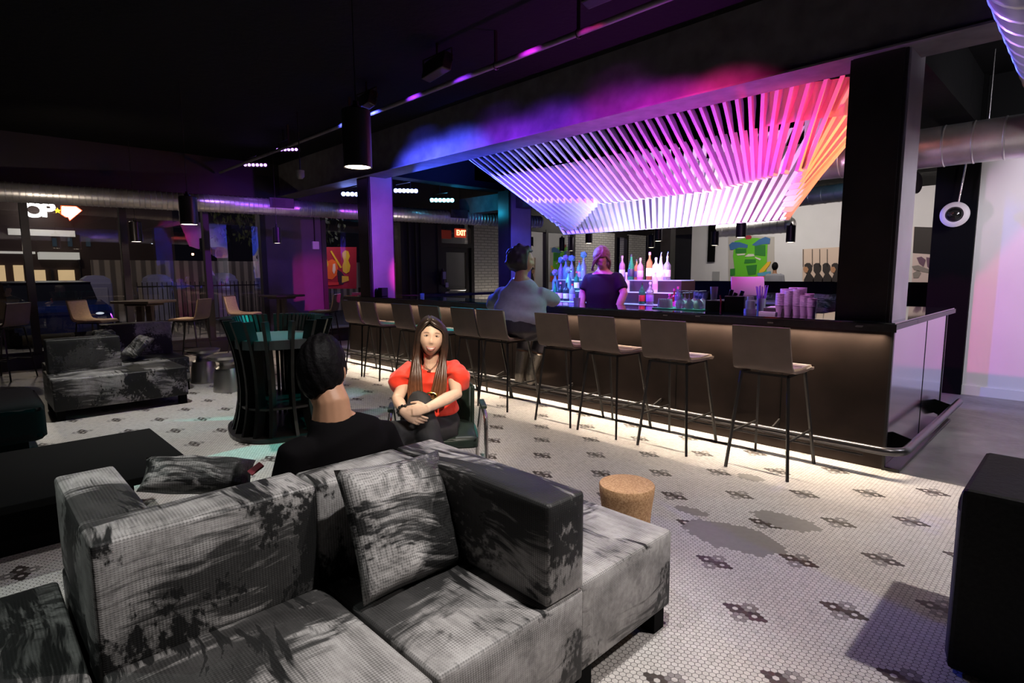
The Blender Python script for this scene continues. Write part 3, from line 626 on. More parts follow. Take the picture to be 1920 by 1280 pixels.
# ------------------------------------------------------------------ pendant lamps
def pendant(x, y, z, r, h, lb, grp='cylinder pendant lamps', power=0, cap=True, mt=None, angle=70):
    p = thing('pendant_lamp', lb, 'lamp', (x, y, z), 0, grp); mt = mt or M['pend']
    q = MB().lathe([(0, h+.02), (r*.32, h+.02), (r*.34, h*.985), (r*.9, h*.985), (r, h*.96), (r, 0), (r*.93, 0), (r*.90, .012), (r*.9, .06)], seg=32); sh_ = q.build('lamp_shade', mt, p, True)
    MB().lathe([(0, .004), (r*.88, .004)], seg=28).build('light_disc', M['lampw'], sh_)
    MB().cyl((0, 0, h), (0, 0, h+.05), r*.2, seg=14).build('cap', M['blackmet'], p, True)
    MB().cyl((0, 0, h+.04), (0, 0, 3.6-z), .004, seg=6).build('cable', M['blackmet'], p)
    if power: 
        l = light('pendant_spot', 'SPOT', (0, 0, -.004), (0, 0, -1), power, (1, .86, .68), .05, angle, .35); l.parent = p
    return p
M['pend'] = mat('black_lamp_metal', (.030, .026, .028), .32, metal=.4); M['pendp'] = mat('purple_black_lamp_metal', (.035, .025, .05), .35, metal=.3)
pd = W(671, 314, d=3.90); pendant(pd.x, pd.y, pd.z, .096, .385, 'large black cylinder pendant hanging nearest, in front of the purple column', power=60, angle=80)
for px, py, d, r, h, lb in ((355, 421, 6.55, .095, .32, 'black cylinder pendant with cyan edge above the window bar tables'), (256, 453, 9.4, .088, .33, 'small dark pendant in front of the street window, left of the cyan edged one'),
  (520, 456, 9.5, .067, .267, 'small purple pendant beside the purple wall pier')):
    p = W(px, py, d=d); pendant(p.x, p.y, p.z, r, h, lb, power=14, angle=75)
for px, py, d, r, h, lb in ((1340, 460, 14.5, .095, .36, 'purple pendant left of the green painting'), (1389, 445, 11.3, .095, .36, 'large purple pendant hanging over the top of the green painting'), (1482, 454, 12.6, .095, .37, 'purple pendant between the two gallery artworks'),
  (1234, 452, 14.5, .095, .40, 'purple pendant above the tall bottles'), (1221, 464, 15.4, .095, .34, 'purple pendant partly behind another above the tall bottles'), (1071, 470, 17.5, .085, .42, 'dark pendant against the pale brick pier, left of the bartender'), (1104, 456, 16.5, .10, .3, 'dark pendant half hidden by the slats above the bartender')):
    p = W(px, py, d=d); pendant(p.x, p.y, p.z, r, h, lb, 'pendants in the far gallery', mt=M['pendp'])
# ------------------------------------------------------------------ led floods
def dots_mat(n, c, s): return mat(n, (.8, .8, 1), .4, emit=c, es=s)
M['ledblue'] = dots_mat('led_blue', (.22, .30, 1), 26); M['ledcyan'] = dots_mat('led_cyan', (.10, .62, 1), 26); M['ledvio'] = dots_mat('led_violet', (.40, .18, 1), 7)
def flood(loc, target, lb, led=None, w=.36, h=.13, n=6, grp='led floods', r=.024):
    f = thing('led_flood_lamp', lb, 'flood lamp', loc, 0, grp); d = (Vector(target)-Vector(loc)).normalized(); rot = d.to_track_quat('Y', 'Z').to_matrix().to_4x4()
    q = MB().box((-w/2, -.10, -h/2), (w/2, 0, h/2), .012); q.bm.transform(rot); q.build('housing', M['blackmet'], f)
    q = MB().box((-w/2+.015, 0, -h/2+.015), (w/2-.015, .004, h/2-.015)); q.bm.transform(rot); q.build('front_lens', mat('dull_lens', (.10, .09, .04), .3) if 'lens' not in M else M['lens'], f)
    if led:
        q = MB()
        for i in range(n): q.cyl((-w/2+w*(i+.5)/n, .002, 0), (-w/2+w*(i+.5)/n, .014, 0), r, seg=14)
        q.bm.transform(rot); q.build('led_row', led, f)
    q = MB().tube([(-w/2-.012, -.05, 0), (-w/2-.012, -.05, .12), (w/2+.012, -.05, .12), (w/2+.012, -.05, 0)], .008, 6); q.cyl((0, -.05, .12), (0, -.05, 3.6-loc[2]), .010, seg=8); q.build('yoke', M['blackmet'], f)
    return f
M['lens'] = mat('dull_lens', (.10, .09, .04), .3)
cam0 = (0, 0, 1.45)
flood((-4.54, 3.50, 3.38), (-4.2, 5.6, 2.9), 'unlit looking black flood lamp nearest above the big pendant', w=.42, h=.16)
flood((-5.97, 3.58, 3.38), (-5.6, 5.6, 2.9), 'black flood lamp just behind the big pendant', w=.40, h=.16)
flood((-2.55, 3.50, 3.42), (-2.6, 5.6, 2.9), 'black flood lamp high over the bar stools, out of the lamp light', w=.42, h=.16)
flood((-8.74, 3.78, 3.32), (-6.8, 1.8, 2.55), 'lit violet flood lamp under the ceiling, the upper of two', M['ledvio'], w=.34, h=.08, r=.020)
flood((-10.31, 3.89, 3.32), (-8.0, 2.0, 2.5), 'lit violet flood lamp under the ceiling, the lower of two', M['ledvio'], w=.40, h=.09, r=.024)
flood((-9.55, 5.33, 2.88), (-2, .8, 1.9), 'blue led bar left of the purple column', M['ledblue'], w=.46, h=.10, r=.036)
flood((-8.68, 5.85, 2.90), (-1.4, 1.2, 1.9), 'blue led bar just right of the purple column', M['ledblue'], w=.42, h=.10, r=.034)
flood((-9.30, 7.12, 2.90), (-2, 1.5, 1.9), 'cyan led bar at the end of the teal beam', M['ledcyan'], w=.48, h=.10, r=.038)
# ceiling fittings
for px, py, z, rr, lb, em in ((1263, 230, 3.5, .17, 'bright round downlight seen through the slats', 14), (1107, 262, 3.5, .05, 'small bright twin downlight, left lamp, seen through the slats', 30), (1122, 262, 3.5, .05, 'small bright twin downlight, right lamp, seen through the slats', 30)):
    p = W(px, py, z=z); t = thing('downlight', lb, 'downlight', (p.x, p.y, z), 0, 'downlights over the bar'); MB().lathe([(0, .1), (rr, .1), (rr, 0), (rr*.9, 0), (rr*.9, .02)], seg=24).build('housing', M['blackmet'], t, True)
    MB().lathe([(0, .015), (rr*.9, .015)], seg=24).build('light_disc', mat('downlight_%d' % px, g3(1), .5, emit=(1, .97, .92), es=em), t)
p = W(1355, 55, z=3.56); q = MB().box((-.09, -.06, -.05), (.09, .06, .04), .015); q.build('ceiling_sensor', mat('sensor_plastic', (.34, .30, .32), .5), None, True, p); tag(bpy.data.objects['ceiling_sensor'], 'small pale sensor box on the dark ceiling', 'sensor')
p = W(563, 328, z=2.78); t = thing('smoke_detector', 'small grey detector hanging under the dark ceiling', 'detector', (p.x, p.y, p.z)); MB().lathe([(0, -.05), (.03, -.05), (.055, -.02), (.055, .06), (0, .06)], seg=20).build('body', mat('grey_plastic', (.2, .2, .2), .5), t, True); MB().cyl((0, 0, .06), (0, 0, 3.6-p.z), .008, seg=8).build('stem', M['blackmet'], t)
# camera dome on a pole against the black pillar
p = W(1790, 402, y=8.2); t = thing('security_camera', 'white ringed dome camera on a thin pole below the spiral duct', 'security camera', tuple(p))
q = MB().lathe([(.135, -.012), (.14, .0), (.12, .02), (.085, .025), (.085, -.012)], seg=32); q.bm.transform(Matrix.Rotation(PI/2, 4, 'X')); q.build('mounting_ring', mat('camera_ring', (.62, .60, .62), .4), t, True)
MB().sphere((0, -.0, 0), .085, (1, .8, 1), 20, 12).build('dome', mat('dark_dome', g3(.01), .08, spec=1), t, True); MB().cyl((.02, .02, .10), (.09, .02, .88), .011, seg=10).build('pole', M['chrome'], t, True)
# ================================================================== LIGHTING
BLUE, VIO, MAG, RED, ORG, CYAN = (.07, .09, 1), (.26, .03, 1), (1, .04, .72), (1, .02, .06), (1, .20, .05), (.02, .75, .9)
def front(name, x, z, tx, power, col, ang=66): light(name, 'SPOT', (x, 3.32, 3.28), (tx, 5.35, 2.32), power, col, .05, ang, .9)
front('flood_blue', -6.7, 0, -6.7, 1300, BLUE); front('flood_blue', -6.0, 0, -6.0, 1300, BLUE); front('flood_violet', -5.2, 0, -5.2, 420, VIO); front('flood_violet', -4.4, 0, -4.4, 330, VIO); front('flood_magenta', -3.5, 0, -3.5, 240, (.62, .02, .80)); front('flood_magenta', -2.9, 0, -2.9, 300, (.85, .02, .62), 50); front('flood_pink', -2.9, 0, -2.2, 420, (1, .03, .30), 44)
light('red_inside', 'SPOT', (-2.6, 6.05, 2.50), (-1.8, 5.6, 3.0), 60, (1, .015, .08), .03, 120, .8); light('red_front', 'SPOT', (-1.75, 5.26, 2.45), (-2.05, 5.6, 3.05), 26, (1, .015, .07), .03, 120, .9)
light('orange_end', 'SPOT', (-1.20, 6.0, 2.15), (-2.0, 6.1, 2.6), 110, ORG, .03, 120, .8)
light('white_inside', 'SPOT', (-3.95, 5.75, 1.45), (-4.0, 6.5, 2.35), 170, (.72, .72, 1), .03, 120, .8)
light('white_left', 'SPOT', (-4.9, 5.12, 1.16), (-5.0, 5.85, 2.5), 30, (.50, .48, 1), .03, 80, .9)
light('blue_low', 'SPOT', (-6.4, 4.95, 1.3), (-6.1, 5.6, 2.7), 380, (.06, .08, 1), .03, 75, .9)  # added spot from below, in place of blue bounce on the ribs
light('lilac_low', 'SPOT', (-5.3, 4.4, 1.9), (-5.0, 5.6, 2.75), 100, (.30, .26, 1), .03, 70, .9)
light('soffit_wash', 'SPOT', (-3.2, 4.95, 1.3), (-3.1, 5.0, 3.0), 300, (.60, .05, .8), .03, 120, .9)  # added uplight standing in for light bounced onto the beam soffit
light('white_right', 'SPOT', (-2.9, 5.70, 1.80), (-2.8, 6.5, 2.5), 110, (1, .55, .95), .03, 130, .8)
light('blue_left_bar', 'SPOT', (-8.55, 5.75, 2.78), (-6.0, 5.9, 2.6), 2200, (.05, .09, 1), .03, 70, .7)
light('cyan_left_bar', 'SPOT', (-9.2, 6.95, 2.78), (-6.3, 7.3, 3.3), 90, (.02, .45, 1), .03, 60, .7)
light('deck_blue', 'SPOT', (-6.9, 6.3, 2.5), (-7.4, 6.2, 3.6), 420, (.04, .10, 1), .03, 130, .9)
light('beam_rear_cyan', 'SPOT', (-9.0, 7.3, 2.7), (-8.9, 8.1, 2.88), 14, (.02, .6, 1), .05, 120, .8)
light('column_purple', 'SPOT', (-4.4, 5.47, 2.15), (-8.3, 5.15, 1.95), 380, (.46, .05, 1), .04, 38, .8)
light('column_rear_blue', 'SPOT', (-6.5, 7.0, 2.2), (-8.2, 8.0, 1.9), 60, (.14, .05, 1), .03, 70, .8)
light('pier_magenta', 'SPOT', (-4.6, 5.76, 1.75), (-11.5, 5.42, 1.15), 1100, (1, .03, .48), .03, 14, .8)
light('pier_blue', 'SPOT', (-8.2, 3.4, 3.0), (-11.5, 4.7, 1.9), 90, (.22, .06, 1), .05, 42, .6)
light('cyan_table', 'SPOT', (-4.75, 4.55, 2.85), (-5.3, 1.85, .55), 560, (.01, .80, .66), .02, 27, .3)
light('cyan_floor', 'SPOT', (-6.6, 4.6, 2.9), (-4.35, 1.55, .0), 120, (.30, .95, .95), .02, 18, .4)
light('under_counter', 'AREA', (-5.0, 4.738, 1.012), (-5.0, 4.738, 0), 170, (1, .82, .62), 7.9, size_y=.014, spread=120)
light('bar_purple', 'SPOT', (-2.3, 5.75, 2.35), (-2.0, 5.45, 1.0), 60, (.75, .25, 1), .03, 50, .8)
light('cups_pink', 'SPOT', (-2.35, 4.2, 2.75), (-1.85, 5.1, 1.15), 75, (.95, .50, 1), .03, 20, .6)  # added spot to brighten the cup stacks from in front
light('bar_blue', 'SPOT', (-4.6, 5.15, 2.25), (-4.5, 5.9, 1.0), 90, (.25, .22, 1), .03, 100, .8)
light('bottle_cyan', 'SPOT', (-5.4, 5.0, 1.9), (-5.0, 6.2, 1.35), 110, (.15, .85, 1), .03, 45, .8)
light('bottle_pink', 'SPOT', (-3.2, 5.2, 1.95), (-3.9, 6.3, 1.45), 95, (1, .50, .95), .03, 44, .8)
light('glass_teal', 'SPOT', (-2.9, 5.16, 1.95), (-2.85, 5.16, 1.1), 60, (.45, 1, .85), .05, 50, .8)
light('customer_lav', 'SPOT', (-3.2, 3.3, 3.0), (-4.25, 4.35, 1.2), 34, (.50, .36, 1), .03, 32, .6)  # added spot to lift the customer's dark jumper
light('customer_green', 'SPOT', (-3.1, 5.5, 2.2), (-4.1, 4.4, 1.3), 60, (.2, 1, .55), .03, 40, .6)
light('end_wall_lav', 'AREA', (1.3, 5.6, 2.9), (.3, 8.4, .6), 105, (.93, .90, 1), .8)  # added area lamp standing in for light spilled on the end wall
light('duct_light', 'SPOT', (.6, 5.4, 1.8), (-.9, 7.4, 2.8), 85, (1, .90, .86), .05, 70, .8)
light('duct_purple', 'SPOT', (-1.3, 3.4, 2.0), (-.2, 4.0, 2.8), 34, (.45, .2, 1), .03, 70, .8)
light('teal_bar_edge', 'SPOT', (-6.9, 5.9, 2.2), (-6.2, 4.7, 1.05), 120, (0, .80, .72), .03, 60, .8)
light('duct_teal', 'SPOT', (-3.4, 10.2, 3.3), (-3.6, 11.6, 2.9), 12, (.1, .7, 1), .03, 110, .8)
light('gallery_a', 'AREA', (-6.8, 15.2, 3.3), (-6.8, 18, 1.4), 62, (1, .93, .84), 2.6, size_y=.5)
light('gallery_b', 'AREA', (-3.2, 15.2, 3.3), (-3.4, 18, 1.4), 45, (1, .90, .82), 2.0, size_y=.5)
light('gallery_c', 'AREA', (-9.9, 14.8, 3.2), (-11.6, 15.0, 1.2), 20, (1, .92, .84), .8)
light('brick_wash', 'SPOT', (-10.9, 10.3, .3), (-11.55, 10.3, 1.6), 16, (1, .88, .72), .05, 130, .8)
# room lamps on the lounge, with added fill spots among them
light('lounge_a', 'SPOT', (-.85, 1.45, 3.0), (-1.5, .85, .5), 250, (1, .95, .92), .03, 72, .6)
light('lounge_b', 'SPOT', (.75, 3.1, 3.1), (-.6, 2.6, 0), 270, (1, .92, .87), .05, 84, .6)
light('lounge_c', 'SPOT', (-3.4, 3.1, 3.2), (-2.9, 3.1, 0), 120, (1, .92, .88), .03, 95, .7)
light('lounge_d', 'SPOT', (-6.6, 1.4, 3.2), (-6.2, 1.0, 0), 290, (.98, .96, .90), .03, 92, .7)
light('lounge_e', 'SPOT', (-9.3, 2.8, 2.5), (-10.3, 2.8, .5), 130, (1, .78, .58), .03, 85, .7)
light('lounge_f', 'SPOT', (-3.0, -.9, 3.0), (-2.9, .1, .1), 110, (.90, 1, .93), .03, 64, .6)  # added spot to brighten the floor and seat at lower left
light('face_key', 'SPOT', (-1.6, 1.35, 2.05), (-2.95, 2.12, .95), 185, (1, .84, .66), .03, 36, .6)  # added frontal spot to brighten the woman's face
light('duct_warm', 'SPOT', (-9.0, .6, 1.95), (-10.6, 1.8, 2.6), 40, (1, .84, .66), .02, 110, .8)  # added spot standing in for warm bounce on the duct underside
light('duct_warm', 'SPOT', (-8.6, 6.6, 1.6), (-9.9, 6.8, 2.6), 22, (1, .84, .72), .02, 110, .8)  # second added spot for warm bounce, further along the duct
light('duct_violet', 'SPOT', (-9.0, 3.0, 3.3), (-10.3, 3.6, 2.65), 60, (.42, .20, 1), .03, 50, .8)
light('street_lamp', 'POINT', (-17.5, 1.0, 5.5), (0, 0, 0), 300, (1, .85, .65), .2)
light('street_lamp', 'POINT', (-17.0, 9.5, 5.0), (0, 0, 0), 260, (.75, .65, 1), .2)
w = bpy.data.worlds.new('night'); S.world = w; w.use_nodes = True; w.node_tree.nodes['Background'].inputs[0].default_value = (.20, .17, .30, 1); w.node_tree.nodes['Background'].inputs[1].default_value = .010
S.view_settings.view_transform = 'Standard'; S.view_settings.look = 'None'; S.view_settings.gamma = 1; S.view_settings.exposure = 0; S.view_settings.use_curve_mapping = False
S.cycles.max_bounces = 7; S.cycles.diffuse_bounces = 3; S.cycles.glossy_bounces = 4; S.cycles.transmission_bounces = 5; S.cycles.transparent_max_bounces = 10; S.cycles.sample_clamp_indirect = 4; S.cycles.caustics_reflective = False; S.cycles.caustics_refractive = False
# ================================================================== LOUNGE FURNITURE
M['sofa'] = sofa_mat('brushstroke_upholstery', 1.6, .012, .42, .487); M['sofa2'] = sofa_mat('brushstroke_upholstery_dark', 1.3, .012, .30, .46); M['pill'] = sofa_mat('brushstroke_cushion', 2.2, .016, .42, .49)
def cushion(name, a, c, parent, mt, bev=.03, puff=.0, lv=1):
    """soft block: bevelled box with gently bulged faces"""
    a, c = Vector(a), Vector(c); q = MB(); ctr = (a+c)/2; hd = (c-a)/2
    q.box(a, c); bmesh.ops.subdivide_edges(q.bm, edges=list(q.bm.edges), cuts=7, use_grid_fill=True)
    for v in q.bm.verts:
        l = [ (v.co[i]-ctr[i])/hd[i] for i in range(3)]
        for i in range(3):
            if abs(l[i]) > .999:
                o_ = [j for j in range(3) if j != i]; v.co[i] += math.copysign(puff*(1-l[o_[0]]**2)*(1-l[o_[1]]**2), l[i])
    es = [e for e in q.bm.edges if len(e.link_faces) == 2 and e.calc_face_angle(0) > 1.0]
    bmesh.ops.bevel(q.bm, geom=es, offset=bev, segments=3, affect='EDGES', profile=.5)
    return q.build(name, mt, parent, True, angle=180)
def module(label, x0, x1, y0, y1, parts, mt, legs=True, zb=.42):
    r = thing('sofa_module', label, 'sofa', ((x0+x1)/2, (y0+y1)/2, 0), 0, 'modules of the brushstroke sofa'); o_ = Vector(r.location)
    def rel(v): return Vector(v)-o_
    cushion('seat', rel((x0, y0, .10)), rel((x1, y1, zb)), r, mt, .014, .010)
    for nm, a, c in parts: cushion(nm, rel(a), rel(c), r, mt, .014, .008)
    for px, py in ((x0+.07, y0+.05), (x1-.07, y0+.05), (x0+.07, y1-.05), (x1-.07, y1-.05)):
        MB().box((px-.05-o_.x, py-.035-o_.y, 0), (px+.05-o_.x, py+.035-o_.y, .10)).build('leg', M['blackm'], r)
    return r
BT = .765
module('printed sofa seat with a wide back and a side arm, nearest the camera', -1.73, -1.10, .185, .79, [('backrest', (-1.93, .185, .10), (-1.735, .79, BT)), ('armrest', (-2.46, .186, .435), (-1.90, .36, BT-.002))], M['sofa'])
module('printed corner sofa seat holding the square cushion', -1.73, -1.10, .80, 1.395, [('backrest', (-1.93, .80, .10), (-1.76, 1.205, BT-.01)), ('armrest', (-1.93, 1.215, .425), (-1.10, 1.395, BT-.01))], M['sofa'])
module('printed armless sofa seat beyond the arm, near the cork stool', -1.73, -1.12, 1.405, 1.985, [], M['sofa'])
module('printed armless sofa seat at the bottom left corner of the picture', -2.40, -1.62, -.55, .165, [], M['sofa2'])
module('printed sofa seat facing away, behind the wide back', -2.50, -1.94, .185, .79, [], M['sofa2'])
module('printed sofa seat facing away under the man in black', -2.50, -1.94, .80, 1.395, [], M['sofa2'])
def pillow(label, loc, size, rot, mt, th=.13, grp='loose cushions', squash=1.0):
    w_, h_ = size; n = 18; q = MB(); g_ = {}
    for sd in (1, -1):
        for i in range(n+1):
            for j in range(n+1):
                u, v = -1+2*i/n, -1+2*j/n; e = 1-.055*(1-u*u)*0; pin = .10
                x = u*(1-pin*(1-v*v)**1 * abs(u)**4 *0 - pin*.6*(v*v<2)*(1-v*v)*abs(u)**2) * w_/2; y = v*(1-pin*.6*(1-u*u)*abs(v)**2)*h_/2
                z = sd*th/2*((1-u**4)*(1-v**4))**.55
                z += .006*math.sin(9*u+4*v)*(1-abs(u)**6)*(1-abs(v)**6)+.004*math.sin(17*v-6*u)*(1-u*u)
                if sd == -1 and (i in (0, n) or j in (0, n)): g_[sd, i, j] = g_[1, i, j]
                else: g_[sd, i, j] = q.bm.verts.new((x, y, z))
        for i in range(n):
            for j in range(n): q.bm.faces.new((g_[sd, i, j], g_[sd, i+1, j], g_[sd, i+1, j+1], g_[sd, i, j+1]))
    o = q.build('cushion', mt, None, True, Vector(loc), angle=180); o.rotation_euler = rot; return tag(o, label, 'cushion', grp)
# square cushion leaning in the corner: built from its four corners as they stand in the room
def pillow_at(label, bl, br, tl, tr, th, mt, grp='loose cushions'):
    bl, br, tl, tr = map(Vector, (bl, br, tl, tr)); c = (bl+br+tl+tr)/4; X = ((br+tr)-(bl+tl)).normalized(); Y = ((tl+tr)-(bl+br)); Y = (Y-X*Y.dot(X)).normalized(); Z = X.cross(Y)
    o = pillow(label, c, (((br-bl).length+(tr-tl).length)/2, ((tl-bl).length+(tr-br).length)/2), (0, 0, 0), mt, th, grp); o.rotation_euler = Matrix((X, Y, Z)).transposed().to_euler(); return o
pillow_at('square printed cushion leaning in the sofa corner', W(690, 1138, z=.435), W(885, 1050, x=-1.52), W(618, 880, x=-1.70), W(815, 848, x=-1.70), .12, M['pill'])
pillow_at('printed cushion lying behind the wide sofa back, in front of the black table', W(275, 935, z=.56), W(474, 905, z=.54), W(261, 846, z=.70), W(472, 878, z=.60), .13, M['pill'])
# phone on the back of the sofa
p = W(480, 880, z=.66); t = MB().box((-.016, -.03, 0), (.016, .03, .010), .004).build('phone', mat('dark_red_phone_case', (.16, .02, .03), .3), None, False, p); t.rotation_euler = (.5, .4, .3); tag(t, 'small dark red phone resting behind the sofa beside the man in black', 'phone')
# far sofa
M['sofa3'] = sofa_mat('brushstroke_upholstery_far', 3.7, .008, .34, .44)
def far_module(label, x0, x1, y0, y1, parts): return module(label, x0, x1, y0, y1, parts, M['sofa3'])
far_module('far printed sofa block with low back, nearest part of the far sofa', -7.95, -7.12, .60, 1.80, [('backrest', (-7.78, .62, .41), (-7.58, 1.27, .78))])
far_module('far printed sofa seat against the window side', -8.75, -7.97, .66, 2.05, [('backrest', (-8.72, 1.25, .41), (-8.5, 2.0, .84))])
pillow_at('pale printed cushion leaning on the far sofa', W(252, 660, x=-8.0), W(281, 672, x=-7.85), W(238, 632, x=-8.3), W(262, 634, x=-8.15), .11, M['pill'])
pillow_at('printed cushion on the far sofa top, behind the low back', W(165, 640, x=-8.1), W(225, 638, x=-8.1), W(180, 622, x=-8.3), W(215, 624, x=-8.3), .12, M['pill'])
t = thing('ottoman', 'black rounded ottoman cut by the left edge of the picture', 'ottoman', (-6.35, .02, 0)); cushion('seat', (-.5, -.5, .12), (.5, .42, .44), t, mat('dark_velvet', (.004, .003, .004), .8, spec=.1), .07, .01)
MB().box((-.4, -.4, 0), (.4, .3, .13)).build('base', M['blackm'], t)
# black coffee table
t = thing('coffee_table', 'low black slab coffee table behind the printed sofa', 'coffee table', (-4.0, .2, 0)); MB().box((-.50, -1.1, .36), (.58, .68, .40), .004).build('tabletop', M['blackm'], t)
MB().box((-.32, -.9, 0), (.15, .45, .36)).build('plinth', M['blackm'], t)
# slatted hourglass table
sl = thing('slatted_tall_table', 'black hourglass table made of upright slats, lit teal inside', 'table', (-5.36, 2.14, 0))
slm = mat('black_slat', (.006, .006, .006), .4, spec=.3); A_, B_ = .56, .46; NSL = 54
def shp(a, r): return Vector((A_*r*math.copysign(abs(math.cos(a))**.75, math.cos(a)), B_*r*math.copysign(abs(math.sin(a))**.75, math.sin(a)), 0))
RZ = Matrix.Rotation(-.25, 4, 'Z')
for i in range(NSL):
    a = 2*PI*(i+.5)/NSL; q = MB(); prev = None; tn = (shp(a+.02, 1)-shp(a-.02, 1)).normalized()
    if i % 3 and (a > 4.75 or a < 1.9): continue
    for k in range(9):
        z = .03+1.02*k/8; r_ = .80+.24*((z-.42)/.62)**2 if z > .42 else .80+.16*((.42-z)/.40)**2
        c_ = shp(a, r_); n_ = Vector((c_.x/A_**2, c_.y/B_**2, 0)).normalized(); c_.z = z
        cur = [c_-tn*.014, c_+tn*.014, c_+tn*.014-n_*.10, c_-tn*.014-n_*.10]
        cur = [q.bm.verts.new(v) for v in cur]
        if prev: 
            for j in range(4): q.bm.faces.new((prev[j], prev[(j+1) % 4], cur[(j+1) % 4], cur[j]))
        else: q.bm.faces.new(cur[::-1])
        prev = cur
    q.bm.faces.new(prev); q.bm.transform(RZ); q.build('slat', slm, sl)
def ell(z0, z1, r_, nm, mt): q = MB().prism([tuple(shp(2*PI*k/40, r_).xy) for k in range(40)], z0, z1); q.bm.transform(RZ); return q.build(nm, mt, sl)
ell(0, .035, 1.02, 'base_plate', M['blackmet']); ell(.80, .88, .86, 'tabletop', mat('teal_lit_top', (.10, .12, .13), .3)); ell(.26, .28, .80, 'foot_ring', M['blackmet'])
# drum tables
def drum(x, y, lb, s=1):
    t = thing('metal_drum_table', lb, 'side table', (x, y, 0), 0, 'spun metal drum tables'); t.scale = (s, s, s)
    MB().lathe([(0, 0), (.172, 0), (.172, .02), (.155, .20), (.135, .29), (.10, .315)], seg=32).build('base', M['drum'], t, True)
    MB().lathe([(.10, .315), (.085, .33), (.085, .36), (.11, .37)], seg=32).build('neck', M['drum'], t, True)
    MB().lathe([(.11, .37), (.20, .41), (.215, .445), (.20, .45), (0, .44)], seg=32).build('tabletop', M['drum'], t, True)
M['drum'] = mat('spun_pewter', (.42, .40, .38), .33, metal=.95)
a_ = W(379, 719, z=0); drum(-8.40, 2.33, 'spun metal drum table, the further of the pair'); drum(-7.56, 2.36, 'spun metal drum table, the nearer of the pair beside the slatted table')
# cork stool
m_, nt_, b_ = new_mat('cork'); g_ = G(nt_); tc_ = N(nt_, 'ShaderNodeTexCoord'); v1 = g_.noise(tc_.outputs['Object'], 160, 3, .7).outputs['Fac']; v2 = N(nt_, 'ShaderNodeTexVoronoi'); v2.inputs['Scale'].default_value = 110; nt_.links.new(tc_.outputs['Object'], v2.inputs['Vector'])
nt_.links.new(g_.ramp(g_.m('ADD', g_.m('MULTIPLY', v1, .6), g_.m('MULTIPLY', v2.outputs['Distance'], .5)), ((.2, (.22, .10, .04)), (.5, (.52, .29, .14)), (.75, (.66, .41, .22)))), b_.inputs['Base Color']); b_.inputs['Roughness'].default_value = .8; bump(nt_, b_, v1, .3, .002)
t = thing('cork_stool', 'round waisted cork stool between the sofa and the bar stools', 'stool', (-1.50, 2.22, 0))
MB().lathe([(0, 0), (.125, 0), (.132, .006), (.128, .08), (.116, .17), (.112, .24), (.117, .32), (.128, .40), (.1315, .442), (.128, .448), (0, .448)], seg=48).build('body', m_, t, True)
# loudspeaker
t = thing('loudspeaker', 'large black loudspeaker box on the floor at the right edge', 'loudspeaker', (-.28, 2.47, 0)); spm = mat('black_speaker_paint', (.006, .006, .006), .6, noise=.4, nscale=60, bump=.2, spec=.15)
MB().box((0, 0, .01), (.62, .60, .69), .018).build('cabinet', spm, t)
gr = [(0, .02)]+[(-.028*math.sin(PI*k/10), .02+.56*k/10) for k in range(11)]+[(0, .58)]
MB().prism([(.004, .02)]+[(-.026*math.sin(PI*k/12)**.5, .02+.56*k/12) for k in range(13)]+[(.004, .58)], .04, .60).build('grille', mat('black_grille', g3(.008), .7), t, True)
for x, y in ((.06, .06), (.56, .06), (.06, .54), (.56, .54)): MB().cyl((x, y, 0), (x, y, .012), .02, seg=12).build('rubber_foot', M['blackm'], t)
# ================================================================== THINGS ON AND BEHIND THE BAR
def lit_glass(n, c, tr=.55, rough=.08): return mat(n, c, rough, trans=tr, ior=1.4, spec=.8)
GL = dict(clear=lit_glass('clear_bottle_glass', (.80, .86, .92), .75), green=lit_glass('green_bottle_glass', (.06, .42, .18), .6), amber=lit_glass('amber_bottle_glass', (.50, .20, .07), .5), pink=lit_glass('rose_bottle_glass', (.85, .35, .50), .5),
  milk=lit_glass('frosted_bottle_glass', (.92, .90, .96), .25, .25), aqua=lit_glass('aqua_bottle_glass', (.30, .75, .80), .6), dark=lit_glass('dark_bottle_glass', (.03, .05, .05), .3), purple=lit_glass('violet_bottle_glass', (.25, .12, .5), .4))
LB = dict(white=mat('paper_label_white', (.80, .76, .78), .6), pink=mat('paper_label_pink', (.85, .40, .60), .6), cream=mat('paper_label_cream', (.75, .60, .40), .6), red=mat('paper_label_red', (.65, .08, .06), .5), violet=mat('paper_label_violet', (.35, .28, .7), .6), dark=mat('paper_label_dark', (.05, .04, .07), .5))
CP = dict(red=mat('red_cap', (.70, .05, .05), .35), black=mat('black_cap', g3(.02), .4), pink=mat('pink_cap', (.85, .25, .45), .35), white=mat('white_cap', g3(.75), .4), steel=M['chrome'])
